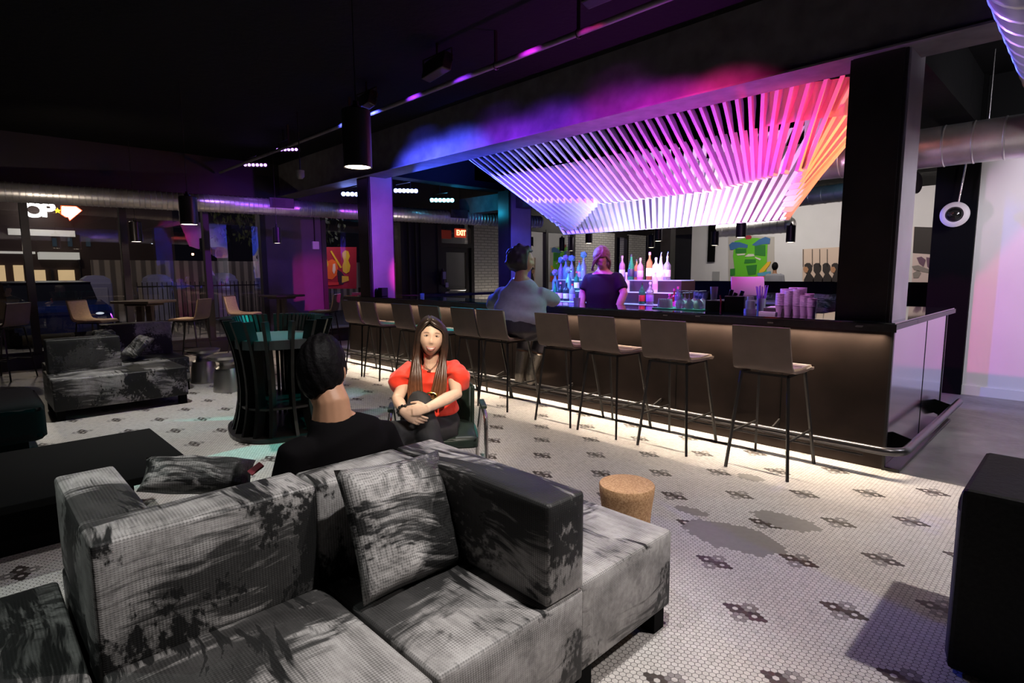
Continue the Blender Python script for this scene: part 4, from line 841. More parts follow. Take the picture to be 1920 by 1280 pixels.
def bottle(loc, h, r, gk, lk, ck, label, style=0, pour=False):
    b_ = thing('bottle', label, 'bottle', loc, 0, 'bottles on the display'); nk = r*.30
    if style == 0: pr = [(0, 0), (r*.95, 0), (r, h*.02), (r, h*.58), (r*.9, h*.65), (nk*1.2, h*.76), (nk, h*.80), (nk, h*.93), (nk*1.15, h*.94), (nk*1.15, h*.955), (0, h*.955)]
    elif style == 1: pr = [(0, 0), (r*.95, 0), (r, h*.02), (r, h*.42), (r*.8, h*.56), (nk*1.5, h*.72), (nk, h*.86), (nk, h*.955), (0, h*.955)]
    else: pr = [(0, 0), (r*1.05, 0), (r*1.1, h*.03), (r*1.1, h*.50), (r*.98, h*.56), (nk*1.1, h*.62), (nk, h*.66), (nk, h*.92), (nk*1.2, h*.955), (0, h*.955)]
    MB().lathe(pr, seg=20).build('glass_body', GL[gk], b_, True)
    MB().lathe([(r*1.012, h*.14), (r*1.02, h*.145), (r*1.02, h*.42), (r*1.012, h*.425)], seg=20).build('paper_label', LB[lk], b_, True)
    cp_ = MB().cyl((0, 0, h*.90), (0, 0, h), nk*1.25, nk*1.1, 14).build('cap', CP[ck], b_, True)
    if pour: MB().tube([(0, 0, h), (0, 0, h+.02), (.012, 0, h+.05)], [.008, .007, .005], 8).build('pourer', M['chrome'], cp_, True)
    return b_
def stopper_bottle(loc, h, r, gk, label):
    b_ = thing('decanter', label, 'decanter', loc, 0, 'crystal stoppered decanters'); MB().lathe([(0, 0), (r, 0), (r, h*.5), (r*.4, h*.66), (r*.35, h*.8), (0, h*.8)], seg=16).build('glass_body', GL[gk], b_, True)
    q = MB(); bmesh.ops.create_icosphere(q.bm, subdivisions=1, radius=.055, matrix=Matrix.Translation((0, 0, h*.8+.045)) @ Euler((.5, .4, h*9)).to_matrix().to_4x4()); q.build('crystal_stopper', GL['clear'] if gk != 'clear' else GL['aqua'], b_); return b_
T2, T1, T0 = (6.42, 1.35), (6.22, 1.20), (6.04, 1.06)
def tierpt(px, t): p = W(px, 540, y=t[0]); return (p.x, t[0], t[1])
col_at = lambda px: 'behind the bartender' if px > 1100 and px < 1165 else ('left of the bartender' if px < 1100 else 'right of the bartender')
for px, t, h, r, gk, lk, ck, st, pour, lb in (
 (1166, T2, .32, .038, 'pink', 'white', 'pink', 0, 0, 'rose bottle half hidden behind the bartender\'s shoulder'), (1183, T2, .335, .044, 'green', 'dark', 'black', 1, 0, 'green sparkling wine bottle with sloping shoulders'),
 (1193, T2, .27, .034, 'amber', 'dark', 'black', 0, 0, 'small amber bottle with black cap beside the green wine bottle'), (1200, T2, .285, .040, 'pink', 'pink', 'pink', 0, 0, 'bottle with bright pink label and pink cap'),
 (1217, T2, .355, .042, 'amber', 'white', 'pink', 0, 0, 'tallest bottle, amber with white label, top of the display'), (1229, T2, .285, .046, 'milk', 'white', 'white', 0, 0, 'frosted white bottle right of the tallest bottle'),
 (1238, T2, .30, .046, 'milk', 'white', 'steel', 1, 1, 'frosted bottle with steel pourer and sloping shoulders'), (1250, T2, .30, .044, 'clear', 'white', 'steel', 0, 1, 'clear bottle with steel pourer at the end of the top shelf'),
 (1204, T0, .265, .038, 'green', 'red', 'black', 0, 0, 'green bottle with red label on the lowest step'), (1219, T0, .275, .044, 'clear', 'violet', 'white', 0, 0, 'clear bottle with violet label on the lowest step'), (1228, T1, .25, .034, 'milk', 'pink', 'pink', 0, 0, 'slim frosted bottle with pink label on the middle step'),
 (1174, T1, .25, .042, 'milk', 'cream', 'white', 2, 0, 'squat frosted bottle close to the bartender\'s arm'),
 (1051, T0, .26, .038, 'dark', 'pink', 'pink', 0, 0, 'dark bottle with pink label and neck, left of the bartender'), (1062, T0, .255, .044, 'dark', 'cream', 'black', 0, 0, 'dark bottle with cream label between two others, left of the bartender'), (1073, T0, .24, .042, 'clear', 'violet', 'red', 0, 0, 'clear bottle with violet label and red cap'),
 (1041, T0, .27, .036, 'green', 'pink', 'black', 1, 0, 'green bottle at the left end of the display'), (1081, T1, .27, .036, 'green', 'white', 'red', 0, 0, 'green bottle with red cap behind the decanters'), (1086, T2, .27, .036, 'aqua', 'white', 'red', 0, 0, 'aqua bottle with red cap at the back left'),
 (1092, T0, .22, .044, 'purple', 'violet', 'white', 2, 0, 'squat violet bottle next to the bartender')):
    bottle(tierpt(px, t), h, r, gk, lk, ck, lb, st, pour)
for px, t, h, lb in ((1041, T1, .26, 'decanter with crystal stopper at the left end of the display'), (1052, T2, .30, 'decanter with crystal stopper, second from the left end'), (1061, T2, .335, 'taller decanter with crystal stopper in the left cluster'), (1072, T2, .325, 'decanter with crystal stopper in the middle of the left cluster'), (1066, T1, .30, 'decanter with crystal stopper in front of the left cluster'), (1094, T2, .38, 'tallest crystal stoppered decanter beside the bartender')):
    stopper_bottle(tierpt(px, t), h, .042, 'aqua' if px in (1041, 1061, 1066) else 'clear', lb)
# low shelf right of the display with mixed bottles
rk = thing('speed_rail', 'low black bottle rail right of the bottle display', 'rack', (-3.18, 6.0, 0)); MB().box((-.30, -.15, 0), (.25, .15, 1.0)).build('cabinet', M['blackm'], rk); MB().box((-.30, -.16, 1.0), (.25, -.15, 1.06)).build('front_lip', M['blackm'], rk)
for px, h, r, gk, lk, ck, lb in ((1256, .20, .05, 'pink', 'cream', 'pink', 'round pink bottle on the rail beside the upturned glasses'), (1264, .26, .034, 'amber', 'pink', 'pink', 'slim bottle with pink neck on the rail'), (1271, .285, .038, 'aqua', 'white', 'pink', 'tall aqua bottle with pale neck on the rail'), (1278, .235, .034, 'green', 'dark', 'black', 'small green bottle at the right end of the rail')):
    p = W(px, 555, y=5.98); bottle((p.x, 5.98, 1.0), h, r, gk, lk, ck, lb)
ZB = 1.0852
# upturned glasses on a green drying mat
gm = mat('drinking_glass', (.86, .92, .96), .04, trans=.6, ior=1.35, spec=.9)
p = W(1280, 578, z=ZB); mt_ = MB().box((-.27, -.13, 0), (.29, .20, .010), .004).build('bar_mat', mat('green_rubber_mat', (.03, .20, .14), .5), None, False, (-2.87, 5.16, ZB)); tag(mt_, 'dark green rubber mat under the upturned glasses', 'mat')
def tumbler(loc, lb, r=.036, h=.09, grp='upturned tumblers', m_=None, up=False):
    k = 1 if up else -1; pr = [(r*.78, 0), (r, h), (r*.93, h), (r*.72, .008), (0, .008), (0, 0)]
    if not up: pr = [(a, h-z) for a, z in pr]
    o = MB().lathe(pr, seg=20).build('tumbler', m_ or gm, None, True, loc); return tag(o, lb, 'glass', grp)
for i, px in enumerate((1243, 1250, 1258, 1266)):
    p = W(px, 576, z=ZB+.01); tumbler((p.x, 5.10, ZB+.0105), ('upturned tumbler at the left end of the green mat', 'second upturned tumbler from the left on the green mat', 'third upturned tumbler from the left on the green mat', 'upturned tumbler nearest the stemmed glasses')[i])
for i, (px, y) in enumerate(((1275, 5.09), (1284, 5.22), (1292, 5.10), (1301, 5.24), (1309, 5.11), (1317, 5.25))):
    p = W(px, 570, y=y); g1 = thing('stemmed_glass', ('front row' if i % 2 == 0 else 'back row')+' stemmed glass upside down on the green mat, '+('left', 'left', 'middle', 'middle', 'right', 'right')[i], 'glass', (p.x, y, ZB+.0105), 0, 'upturned stemmed glasses')
    MB().lathe([(.034, 0), (.043, .035), (.040, .065), (.012, .095), (.006, .10)], seg=20).build('bowl', gm, g1, True); MB().cyl((0, 0, .098), (0, 0, .165), .004, seg=8).build('stem', gm, g1, True); MB().lathe([(.004, .163), (.034, .170), (.034, .173), (0, .173)], seg=20).build('foot', gm, g1, True)
# black caddies, tablet till, straws, papers
cd_ = thing('bar_caddy', 'black bar caddy holding bar tools beside the stemmed glasses', 'caddy', (-2.50, 5.14, ZB)); MB().box((-.09, -.07, 0), (.09, .07, .10), .006).build('tray', M['blackmet'], cd_)
q = MB().box((.09, -.06, 0), (.28, .07, .145), .008); q.build('napkin_box', M['blackmet'], cd_)
for x, h in ((.12, .20), (.16, .17), (.22, .19)): MB().cyl((x, 0, .14), (x+.01, .01, h), .018, seg=12).build('bottle_top', M['blackmet'], cd_, True)
MB().tube([(.07, -.08, .0), (.075, -.085, .08), (.06, -.08, .15)], .008, 8).build('red_tongs', mat('red_handle', (.7, .05, .08), .4), cd_, True)
p = W(1333, 566, y=5.12); tumbler((-2.53, 5.12, ZB+.1005), 'tall clear glass standing in the black caddy', .036, .125, 'caddy glass', None, True)
tb = thing('tablet_till', 'white tilted tablet till standing on the bar', 'till', (-2.36, 5.46, 1.0)); q = MB().box((-.15, -.012, -.10), (.15, .012, .10), .012); q.bm.transform(Matrix.Translation((0, 0, .31)) @ Euler((-.42, 0, .55)).to_matrix().to_4x4()); q.build('screen_back', mat('white_plastic', (.42, .40, .45), .35), tb, True)
q = MB().box((-.05, -.03, 0), (.05, .03, .27), .01); q.bm.transform(Euler((0, 0, .55)).to_matrix().to_4x4()); q.build('stand', bpy.data.materials['white_plastic'], tb, True)
jr = thing('steel_jar', 'clear jar with a ring lid next to the black caddy', 'jar', (-2.13, 5.00, ZB)); MB().lathe([(0, 0), (.04, 0), (.04, .11), (.03, .12), (.03, .15), (0, .15)], seg=20).build('body', gm, jr, True); MB().lathe([(.043, 0), (.052, .0), (.052, .04), (.043, .04)], seg=20).build('collar', mat('lilac_plastic', (.6, .5, .75), .4), jr, True)
sw = thing('straw_holder', 'violet bundle of straws in a glass behind the caddy', 'straw holder', (-2.17, 5.33, ZB)); MB().lathe([(.035, 0), (.04, .12), (.037, .12), (.032, .01), (0, .01)], seg=18).build('glass', gm, sw, True)
vs = mat('violet_straw', (.45, .20, .85), .4)
for i in range(12): a = i*2.4; MB().tube([(.02*math.cos(a), .02*math.sin(a), .012), (.05*math.cos(a), .05*math.sin(a), .22+.01*(i % 3))], .0045, 6).build('straw', vs, sw, True)
p = W(1433, 583, z=ZB); t = thing('order_papers', 'pile of folders and papers on the bar between jar and cups', 'papers', (-1.93, 5.16, ZB)); q = MB().box((-.10, -.12, 0), (.16, .12, .05)); q.build('folder', mat('black_folder', (.05, .035, .04), .6), t)
q = MB().box((-.09, -.11, .052), (.12, .06, .06)); q.bm.transform(Euler((0, 0, .2)).to_matrix().to_4x4()); q.build('paper_sheet', mat('white_paper', (.8, .78, .78), .7), t); q = MB().box((-.12, -.17, .0), (.02, -.12, .02)); q.build('napkin', bpy.data.materials['white_paper'], t)
cupm = mat('clear_plastic_cup', (.90, .62, .88), .25, trans=.12, ior=1.3)
for i, (px, y, n) in enumerate(((1462, 5.06, 9), (1470, 5.13, 12), (1478, 5.05, 11), (1486, 5.14, 13), (1494, 5.06, 12), (1502, 5.14, 13), (1508, 5.05, 8), (1516, 5.12, 9), (1522, 5.04, 6))):
    p = W(px, 580, y=y); q = MB()
    pr = []
    for j in range(n): pr += [(.036, .012*j+.075), (.039, .012*j+.081), (.036, .012*j+.085)]
    q.lathe([(0, 0), (.028, 0), (.036, .075)]+pr+[(.033, .012*n+.07), (0, .012*n+.02)], seg=18); o = q.build('cup_stack', cupm, None, True, (p.x, y, ZB))
    tag(o, ('leftmost stack of nested plastic cups on the bar', 'second stack of plastic cups from the left', 'third stack of plastic cups from the left', 'fourth stack of plastic cups from the left', 'fifth stack of plastic cups from the left', 'fourth stack of plastic cups from the steel column', 'third stack of plastic cups from the steel column', 'second stack of plastic cups from the steel column', 'short stack of plastic cups nearest the steel column')[i], 'cups', 'stacks of plastic cups')
p = W(1072, 573, z=ZB); tumbler((p.x, 4.98, ZB), 'clear plastic cup on the bar in front of the bartender', .040, .085, 'bar cup', None, True)
# left part of the bar
p = W(719, 556, z=ZB); t = thing('mini_speaker', 'small black box on the bar at the foot of the purple column', 'speaker', (-8.12, 4.98, ZB)); MB().box((-.06, -.06, 0), (.06, .06, .14), .01).build('body', M['blackmet'], t); MB().box((-.13, -.03, 0), (-.07, .04, .10), .008).build('handle_box', M['blackmet'], t)
p = W(888, 559, z=ZB); t = thing('menu_card', 'small violet lit menu card standing on the bar left of the customer', 'menu', (-5.35, 5.02, ZB)); q = MB().box((-.08, -.003, 0), (.08, .003, .065)); q.bm.transform(Euler((-.3, 0, .5)).to_matrix().to_4x4()); q.build('card', mat('violet_card', (.5, .18, .6), .5), t)
for i, (px, y) in enumerate(((690, 4.9), (792, 5.0))):
    t = tag(MB().lathe([(0, 0), (.03, 0), (.034, .07), (.031, .07), (.028, .006), (0, .006)], seg=16).build('votive_glass', gm, None, True, (W(px, 560, y=y).x, y, ZB)), ('small glass on the bar just right of the purple column' if i else 'small glass at the far end of the bar, left of the purple column'), 'glass')
# ------------------------------------------------------------------ banquette in front of the gallery
bq = thing('banquette', 'long dark banquette with tall back in front of the gallery', 'bench', (-3.6, 10.9, 0)); MB().box((-2.6, -.08, 0), (2.5, .06, 1.27), .01).build('back', M['blackm'], bq); MB().box((-2.6, -.65, 0), (2.5, -.08, .74), .03).build('seat', mat('dark_purple_vinyl', (.05, .025, .06), .4), bq)
for px, lb in ((1310, 'printed cushion on the banquette behind the stemmed glasses'), (1435, 'printed cushion on the banquette left of the cup stacks'), (1488, 'printed cushion on the banquette above the cup stacks'), (1552, 'printed cushion on the banquette beside the steel column')):
    p = W(px, 550, y=10.68); pillow(lb, (p.x, 10.62, .90), (.46, .36), (PI/2-.25, 0, .05), M['pill'], .12, 'banquette cushions')
t = thing('low_table', 'violet lit tabletop in front of the banquette', 'table', (-3.95, 9.6, 0)); MB().box((-.7, -.3, .93), (.55, .3, .97), .008).build('tabletop', mat('violet_table_top', (.30, .16, .42), .35), t); MB().cyl((0, 0, 0), (0, 0, .93), .05, seg=16).build('pedestal', M['blackmet'], t); MB().cyl((0, 0, 0), (0, 0, .02), .28, seg=28).build('base_plate', M['blackmet'], t)  # violet light is put into the tabletop colour
# ------------------------------------------------------------------ gallery walls
YG = 17.995
def flat(name, m_, poly, parent, dy): 
    q = MB().prism([(W(a, c, y=YG).x-parent.location.x, W(a, c, y=YG).z-parent.location.z) for a, c in poly], -.012-dy, -dy, 'y'); return q.build(name, m_, parent)
def ART(n, c, r=.6): return mat('art_'+n, c, r)
a0 = W(1408, 485, y=YG); ag = thing('green_painting', 'large painting of a bright green blocky shape with blue arcs on the gallery wall', 'painting', (a0.x, YG, a0.z))
flat('canvas', ART('canvas', (.50, .46, .42)), ((1366, 440), (1452, 444), (1452, 532), (1366, 532)), ag, .0)
gr1, gr2, blu, yel, org = ART('green', (.14, .55, .025)), ART('deep_green', (.03, .22, .03)), ART('blue', (.05, .16, .38)), ART('yellow', (.85, .50, .03)), ART('orange', (.80, .16, .04))
flat('green_block', gr1, ((1378, 452), (1398, 446), (1420, 446), (1440, 449), (1438, 500), (1436, 532), (1376, 532), (1378, 505), (1375, 480)), ag, .014)
for P_ in (((1380, 466), (1400, 466), (1400, 474), (1380, 475)), ((1416, 459), (1436, 459), (1436, 480), (1416, 478)), ((1398, 486), (1418, 486), (1418, 492), (1396, 494)), ((1400, 498), (1420, 496), (1418, 514), (1404, 516)), ((1370, 504), (1379, 503), (1379, 516), (1370, 517))): flat('dark_band', gr2, P_, ag, .028)
flat('blue_arc', blu, ((1368, 459), (1374, 454), (1388, 454), (1403, 459), (1402, 465), (1386, 464), (1376, 468), (1370, 468)), ag, .030); flat('blue_arc', blu, ((1411, 459), (1424, 449), (1436, 444), (1445, 447), (1444, 457), (1430, 458), (1418, 461)), ag, .030)
pw = ART('cream', (.75, .72, .62))
for P_ in (((1382, 476), (1399, 475), (1397, 478), (1384, 479)), ((1416, 481), (1428, 485), (1426, 488), (1418, 484)), ((1397, 481), (1404, 476), (1414, 476), (1416, 480), (1404, 481))): flat('pale_stroke', pw, P_, ag, .034)
flat('yellow_stroke', yel, ((1425, 507), (1440, 491), (1446, 490), (1444, 496), (1434, 509), (1424, 513)), ag, .030); flat('blue_stroke', ART('sky', (.10, .35, .55)), ((1421, 512), (1446, 508), (1446, 516), (1422, 518)), ag, .032); flat('orange_stroke', org, ((1417, 518), (1446, 517), (1446, 532), (1416, 532)), ag, .030)
flat('red_dot', ART('red', (.40, .03, .05)), ((1398, 442), (1405, 440), (1410, 443), (1409, 448), (1399, 449)), ag, .016)
a1 = W(1540, 495, y=YG); ap = thing('portrait_panel', 'wide pale print of four dark heads in profile on the gallery wall', 'print', (a1.x, YG, a1.z))
flat('sheet', ART('warm_white', (.72, .55, .44)), ((1505, 467), (1592, 462), (1592, 535), (1505, 532)), ap, 0); hd = ART('ink', (.03, .022, .02)); skn = ART('sepia', (.50, .25, .13))
for i, px in enumerate((1515, 1532, 1549, 1566, 1582)):
    flat('dark_head', hd, [(px+dx*1.0, py) for dx, py in ((-6, 496), (-2, 493), (4, 493), (8, 498), (8, 506), (5, 512), (11, 520), (12, 534), (-8, 534), (-7, 524), (-2, 514), (-6, 508))], ap, .014)
    if i in (0, 3, 4): flat('face', skn, [(px+dx, py) for dx, py in ((-7, 500), (-1, 500), (2, 505), (-1, 511), (-6, 510), (-8, 505))], ap, .028)
for px in (1506, 1523, 1537, 1551): flat('thin_line', hd, ((px, 467), (px+1, 467), (px+1, 500), (px, 500)), ap, .014)
t = tag(MB().box((0, 0, 0), (.24, .05, 1.25)).build('wall_speaker', M['blackm'], None, False, tuple(W(1326, 491, y=17.9))), 'tall narrow black panel on the gallery wall left of the green painting', 'panel')
t = tag(MB().box((-.12, 0, -.16), (.12, .02, .14)).build('placard', mat('grey_card', (.36, .36, .36), .6), None, False, tuple(W(1342, 517, y=17.98))), 'small grey placard on the gallery wall left of the green painting', 'placard')
a2 = W(1735, 510, y=YG); af = thing('floral_print', 'tall pale print with dark leafy shapes seen past the steel column', 'print', (a2.x, YG, a2.z))
flat('sheet', ART('blush', (.70, .55, .52)), ((1713, 425), (1775, 427), (1768, 592), (1708, 590)), af, 0); flat('black_field', hd, ((1715, 425), (1775, 427), (1773, 478), (1712, 474)), af, .014); mv = ART('mauve', (.16, .08, .13)); gy = ART('greybrown', (.28, .24, .22))
for P_, m_ in ((((1719, 483), (1728, 481), (1736, 487), (1732, 500), (1724, 494)), mv), (((1737, 482), (1750, 484), (1748, 508), (1739, 500)), mv), (((1710, 499), (1722, 497), (1745, 506), (1743, 512), (1714, 506)), gy), (((1712, 512), (1722, 506), (1727, 512), (1722, 521), (1713, 521)), gy), (((1724, 540), (1735, 530), (1733, 541), (1726, 546)), mv), (((1717, 561), (1728, 552), (1730, 561), (1720, 568)), ART('salmon', (.62, .28, .22))), (((1712, 572), (1750, 572), (1750, 580), (1711, 580)), ART('lilac', (.45, .32, .55)))): flat('leaf_shape', m_, P_, af, .016)
# panel put outside window 2 in place of art reflected in its glass
XM = -13.4; mu = thing('street_mural', 'red and yellow painted mural panel seen through the window beside the purple pier', 'mural', (XM, 6.6, 0))
def mflat(name, m_, poly, dx): q = MB().prism([(W(a, c, x=XM).y-6.6, W(a, c, x=XM).z) for a, c in poly], dx, dx+.012, 'x'); return q.build(name, m_, mu)
ml = lambda n, c: mat('mural_'+n, c, .6)
mflat('panel', ml('crimson', (.42, .02, .05)), ((596, 463), (668, 463), (668, 541), (596, 541)), 0); og = ml('orange', (.95, .16, .03)); yl = ml('yellow', (.85, .55, .04))
mflat('round_shape', og, ((607, 500), (613, 490), (622, 486), (630, 490), (633, 502), (630, 516), (622, 524), (611, 522)), .014); mflat('round_shape', yl, ((606, 487), (612, 486), (615, 496), (611, 504), (606, 503)), .020); mflat('highlight', ml('pale', (.95, .75, .65)), ((623, 495), (627, 494), (628, 506), (625, 514), (622, 508)), .028)
mflat('neck_shape', yl, ((618, 471), (621, 470), (640, 501), (637, 503)), .016); mflat('body_shape', yl, ((641, 474), (646, 469), (652, 471), (655, 480), (652, 488), (656, 498), (654, 509), (648, 513), (642, 509), (641, 499), (644, 489), (641, 481)), .018); mflat('dark_shape', ml('dark', (.04, .02, .04)), ((631, 505), (640, 510), (646, 519), (643, 533), (634, 533)), .016); mflat('red_band', ml('scarlet', (.8, .05, .06)), ((608, 529), (634, 529), (634, 534), (608, 535)), .018); mflat('yellow_patch', yl, ((640, 517), (652, 518), (653, 526), (640, 530)), .022)
MB().box((-.03, -.62, -.12), (0, -.56, 1.1)).build('post', M['blackmet'], mu); MB().box((-.03, .9, -.12), (0, .96, 1.1)).build('post', M['blackmet'], mu)
light('mural_wash', 'AREA', (XM+1.2, 6.7, 2.9), (XM, 6.7, 1.4), 15, (1, .85, .75), .8)  # added lamp that lights the stand-in panel
# exit sign, extinguisher, alarm, switch plate
p = W(863, 437, x=-11.3); t = thing('exit_sign', 'glowing red exit sign above the glazed door', 'exit sign', tuple(p)); MB().box((-.03, -.17, -.11), (.03, .17, .11), .01).build('housing', mat('sign_housing', (.35, .05, .04), .5, emit=(1, .10, .04), es=.35), t)
text_mesh('EXIT', .17, 'sign_letters', mat('exit_red', (.9, .2, .1), .5, emit=(1, .34, .16), es=4), t, Matrix.Translation((.034, 0, 0)) @ FX @ Matrix.Diagonal((.85, 1.05, 1, 1)), .004); MB().cyl((0, 0, .1), (0, 0, 3.6-p.z), .01, seg=8).build('stem', M['blackmet'], t)
p = W(830, 517, x=-11.45); t = thing('fire_extinguisher_bracket', 'dark extinguisher with pale tag on the wall left of the exit door', 'extinguisher', tuple(p)); MB().lathe([(0, -.22), (.06, -.22), (.065, -.2), (.065, .08), (.03, .14), (.02, .18), (0, .18)], seg=20).build('cylinder', mat('dark_red_paint', (.05, .015, .03), .4), t, True); MB().box((.05, -.04, -.08), (.075, .05, .10), .004).build('tag', mat('tag_paper', (.4, .34, .40), .6), t)
p = W(828, 532, x=-11.53); t = tag(MB().box((-.02, -.045, -.06), (.01, .045, .06), .006).build('switch_plate', mat('switch_plastic', (.55, .48, .58), .5), None, False, tuple(W(838, 534, x=-11.53))), 'small pale switch plate beside the exit door', 'switch')
p = W(591, 460, x=-11.53); t = thing('alarm_box', 'square pale pink alarm box with conduit on the magenta pier', 'alarm', tuple(p)); MB().box((-.02, -.07, -.08), (.04, .07, .08), .006).build('box', mat('alarm_plastic', (.75, .62, .70), .5), t); MB().cyl((.0, 0, .08), (.0, 0, .9), .010, seg=8).build('conduit', M['blackmet'], t)
# ================================================================== PEOPLE
def loft(q, pts, rad, side, seg=16):
    """closed elliptical loft: rad = (half width along side, half depth)"""
    pts = [Vector(p) for p in pts]; n = len(pts); rings = []; sd = Vector(side)
    for i, p in enumerate(pts):
        t = (pts[min(i+1, n-1)]-pts[max(i-1, 0)]).normalized(); s_ = (sd-t*sd.dot(t))
        s_ = s_.normalized() if s_.length > 1e-3 else t.orthogonal().normalized(); o_ = t.cross(s_); a, b = rad[i] if isinstance(rad[i], (tuple, list)) else (rad[i], rad[i])
        rings.append([q.bm.verts.new(p+s_*a*math.cos(2*PI*k/seg)+o_*b*math.sin(2*PI*k/seg)) for k in range(seg)])
    for A, B in zip(rings, rings[1:]):
        for k in range(seg): q.bm.faces.new((A[k], A[(k+1) % seg], B[(k+1) % seg], B[k]))
    for R_, e, d in ((rings[0], pts[0], pts[0]-pts[1]), (rings[-1], pts[-1], pts[-1]-pts[-2])):
        a = rad[0 if R_ is rings[0] else -1]; a = min(a) if isinstance(a, (tuple, list)) else a
        c = q.bm.verts.new(e+d.normalized()*a*.55)
        for k in range(seg): q.bm.faces.new((R_[k], R_[(k+1) % seg], c) if R_ is rings[-1] else (R_[(k+1) % seg], R_[k], c))
    return q
def remeshed(q, name, m_, parent, vox=.008, smooth=6, fac=.5):
    o = q.build(name, m_, parent, True, angle=180); md = o.modifiers.new('r', 'REMESH'); md.mode = 'VOXEL'; md.voxel_size = vox; md.use_smooth_shade = True
    sm = o.modifiers.new('s', 'SMOOTH'); sm.iterations = smooth; sm.factor = fac; apply_mods(o)
    for p in o.data.polygons: p.use_smooth = True
    return o
def basis(fwd, up=(0, 0, 1)):
    f = Vector(fwd).normalized(); u = Vector(up); r = f.cross(u).normalized(); u = r.cross(f); return r, f, u      # right, forward, up
def head_mesh(q, c, fwd, up=(0, 0, 1), s=1.0, wide=1.0):
    """skull with brow, eye sockets, nose, cheeks, lips, chin and ears; c = centre, height .232*s"""
    r, f, u = basis(fwd, up); bm = bmesh.new(); bmesh.ops.create_uvsphere(bm, u_segments=56, v_segments=44, radius=1)
    g = lambda x, y, sx, sy: math.exp(-(x/sx)**2-(y/sy)**2)
    for v in bm.verts:
        x, y, z = v.co                       # x right, y forward, z up
        X, Y, Z = x*.0745*wide, y*.094, z*.116
        if z < -.1: t = (-.1-z)/.9; X *= 1-.27*t**1.6; Y *= 1-.10*t; Y += .010*t*(1 if y > 0 else 0)
        if y < 0: Y *= 1.03; Z += .004
        if y > 0:
            Y -= .006*g(X, Z-.062, .05, .04)*0
            Y += .0165*g(X, Z+.020, .0135, .015)*y+.007*g(X, Z-.006, .0085, .024)*y           # nose
            Y -= .0105*(g(abs(X)-.031, Z-.016, .017, .013))*y                                  # sockets
            Y += .0045*g(abs(X)-.030, Z-.036, .024, .010)*y                                    # brow
            Y += .0075*g(abs(X)-.040, Z+.026, .022, .024)*y                                    # cheek
            Y += .0075*g(X, Z+.060, .024, .011)*y-.003*g(X, Z+.0595, .022, .0025)*y            # lips
            Y += .0065*g(X, Z+.098, .022, .016)*y                                              # chin
        v.co = (X, Y, Z)
    for sx in (-1, 1):
        bmesh.ops.create_uvsphere(bm, u_segments=14, v_segments=10, radius=1, matrix=Matrix.Translation((sx*.0745*wide, -.008, -.004)) @ Euler((0.15, 0, -sx*.35)).to_matrix().to_4x4() @ Matrix.Diagonal((.009, .020, .033, 1)))
    mt = Matrix((r*s, f*s, u*s)).transposed().to_4x4(); mt.translation = c; bm.transform(mt); me = bpy.data.meshes.new('t'); bm.to_mesh(me); bm.free(); q.bm.from_mesh(me); bpy.data.meshes.remove(me); return mt
def hand_mesh(q, wrist, d, nrm, thumb, curl=(.35, .4, .45, .5), s=1.0, spread=.08, tcurl=.3):
    """palm and five jointed fingers; d = towards the knuckles, nrm = back of hand, thumb = side the thumb leaves from"""
    d = Vector(d).normalized(); n = Vector(nrm); n = (n-d*n.dot(d)).normalized(); t = n.cross(d).normalized()
    if t.dot(Vector(thumb)) < 0: t = -t
    w = Vector(wrist); kn = w+d*.085*s
    loft(q, [w-d*.02*s, w+d*.02*s, w+d*.055*s, kn], [(.024*s, .018*s), (.034*s, .017*s), (.041*s, .015*s), (.038*s, .011*s)], t, 14)
    for i, (off, ln) in enumerate(((.029, .92), (.0095, 1.03), (-.0100, .97), (-.0285, .76))):
        p = kn+t*off*s-d*.012*s; dr = (d+t*spread*off*22).normalized(); P = [p]; a = 0
        for L in (.044, .027, .022):
            a += curl[i]; P.append(P[-1]+(dr*math.cos(a)-n*math.sin(a))*L*ln*s)
        loft(q, P, [.0088*s, .0086*s, .0078*s, .0064*s], t, 10)
    p = w+d*.022*s+t*.030*s; dd = (d*.72+t*.62-n*.25).normalized(); P = [w+d*.012*s+t*.014*s, p, p+dd*.034*s]; d2 = (d*.95+t*.2-n*tcurl).normalized(); P.append(P[-1]+d2*.030*s); P.append(P[-1]+(d2-n*.15).normalized()*.022*s)
    loft(q, P, [.015*s, .0135*s, .0105*s, .0092*s, .0072*s], n, 10)
SK = lambda n, c: mat(n, c, .48, spec=.4, noise=.05, nscale=30)
def strands(q, curves, r0, seg=6):
    for c in curves:
        n = len(c); P = []
        for i in range(n-1):
            for k in range(3): P.append(Vector(c[i]).lerp(Vector(c[i+1]), k/3))
        P.append(Vector(c[-1]))
        for _ in range(2): P = [P[0]]+[(P[i-1]+P[i]*2+P[i+1])/4 for i in range(1, len(P)-1)]+[P[-1]]
        m_ = len(P); q.tube(P, [r0*(1-.55*(i/(m_-1))**3) for i in range(m_)], seg)
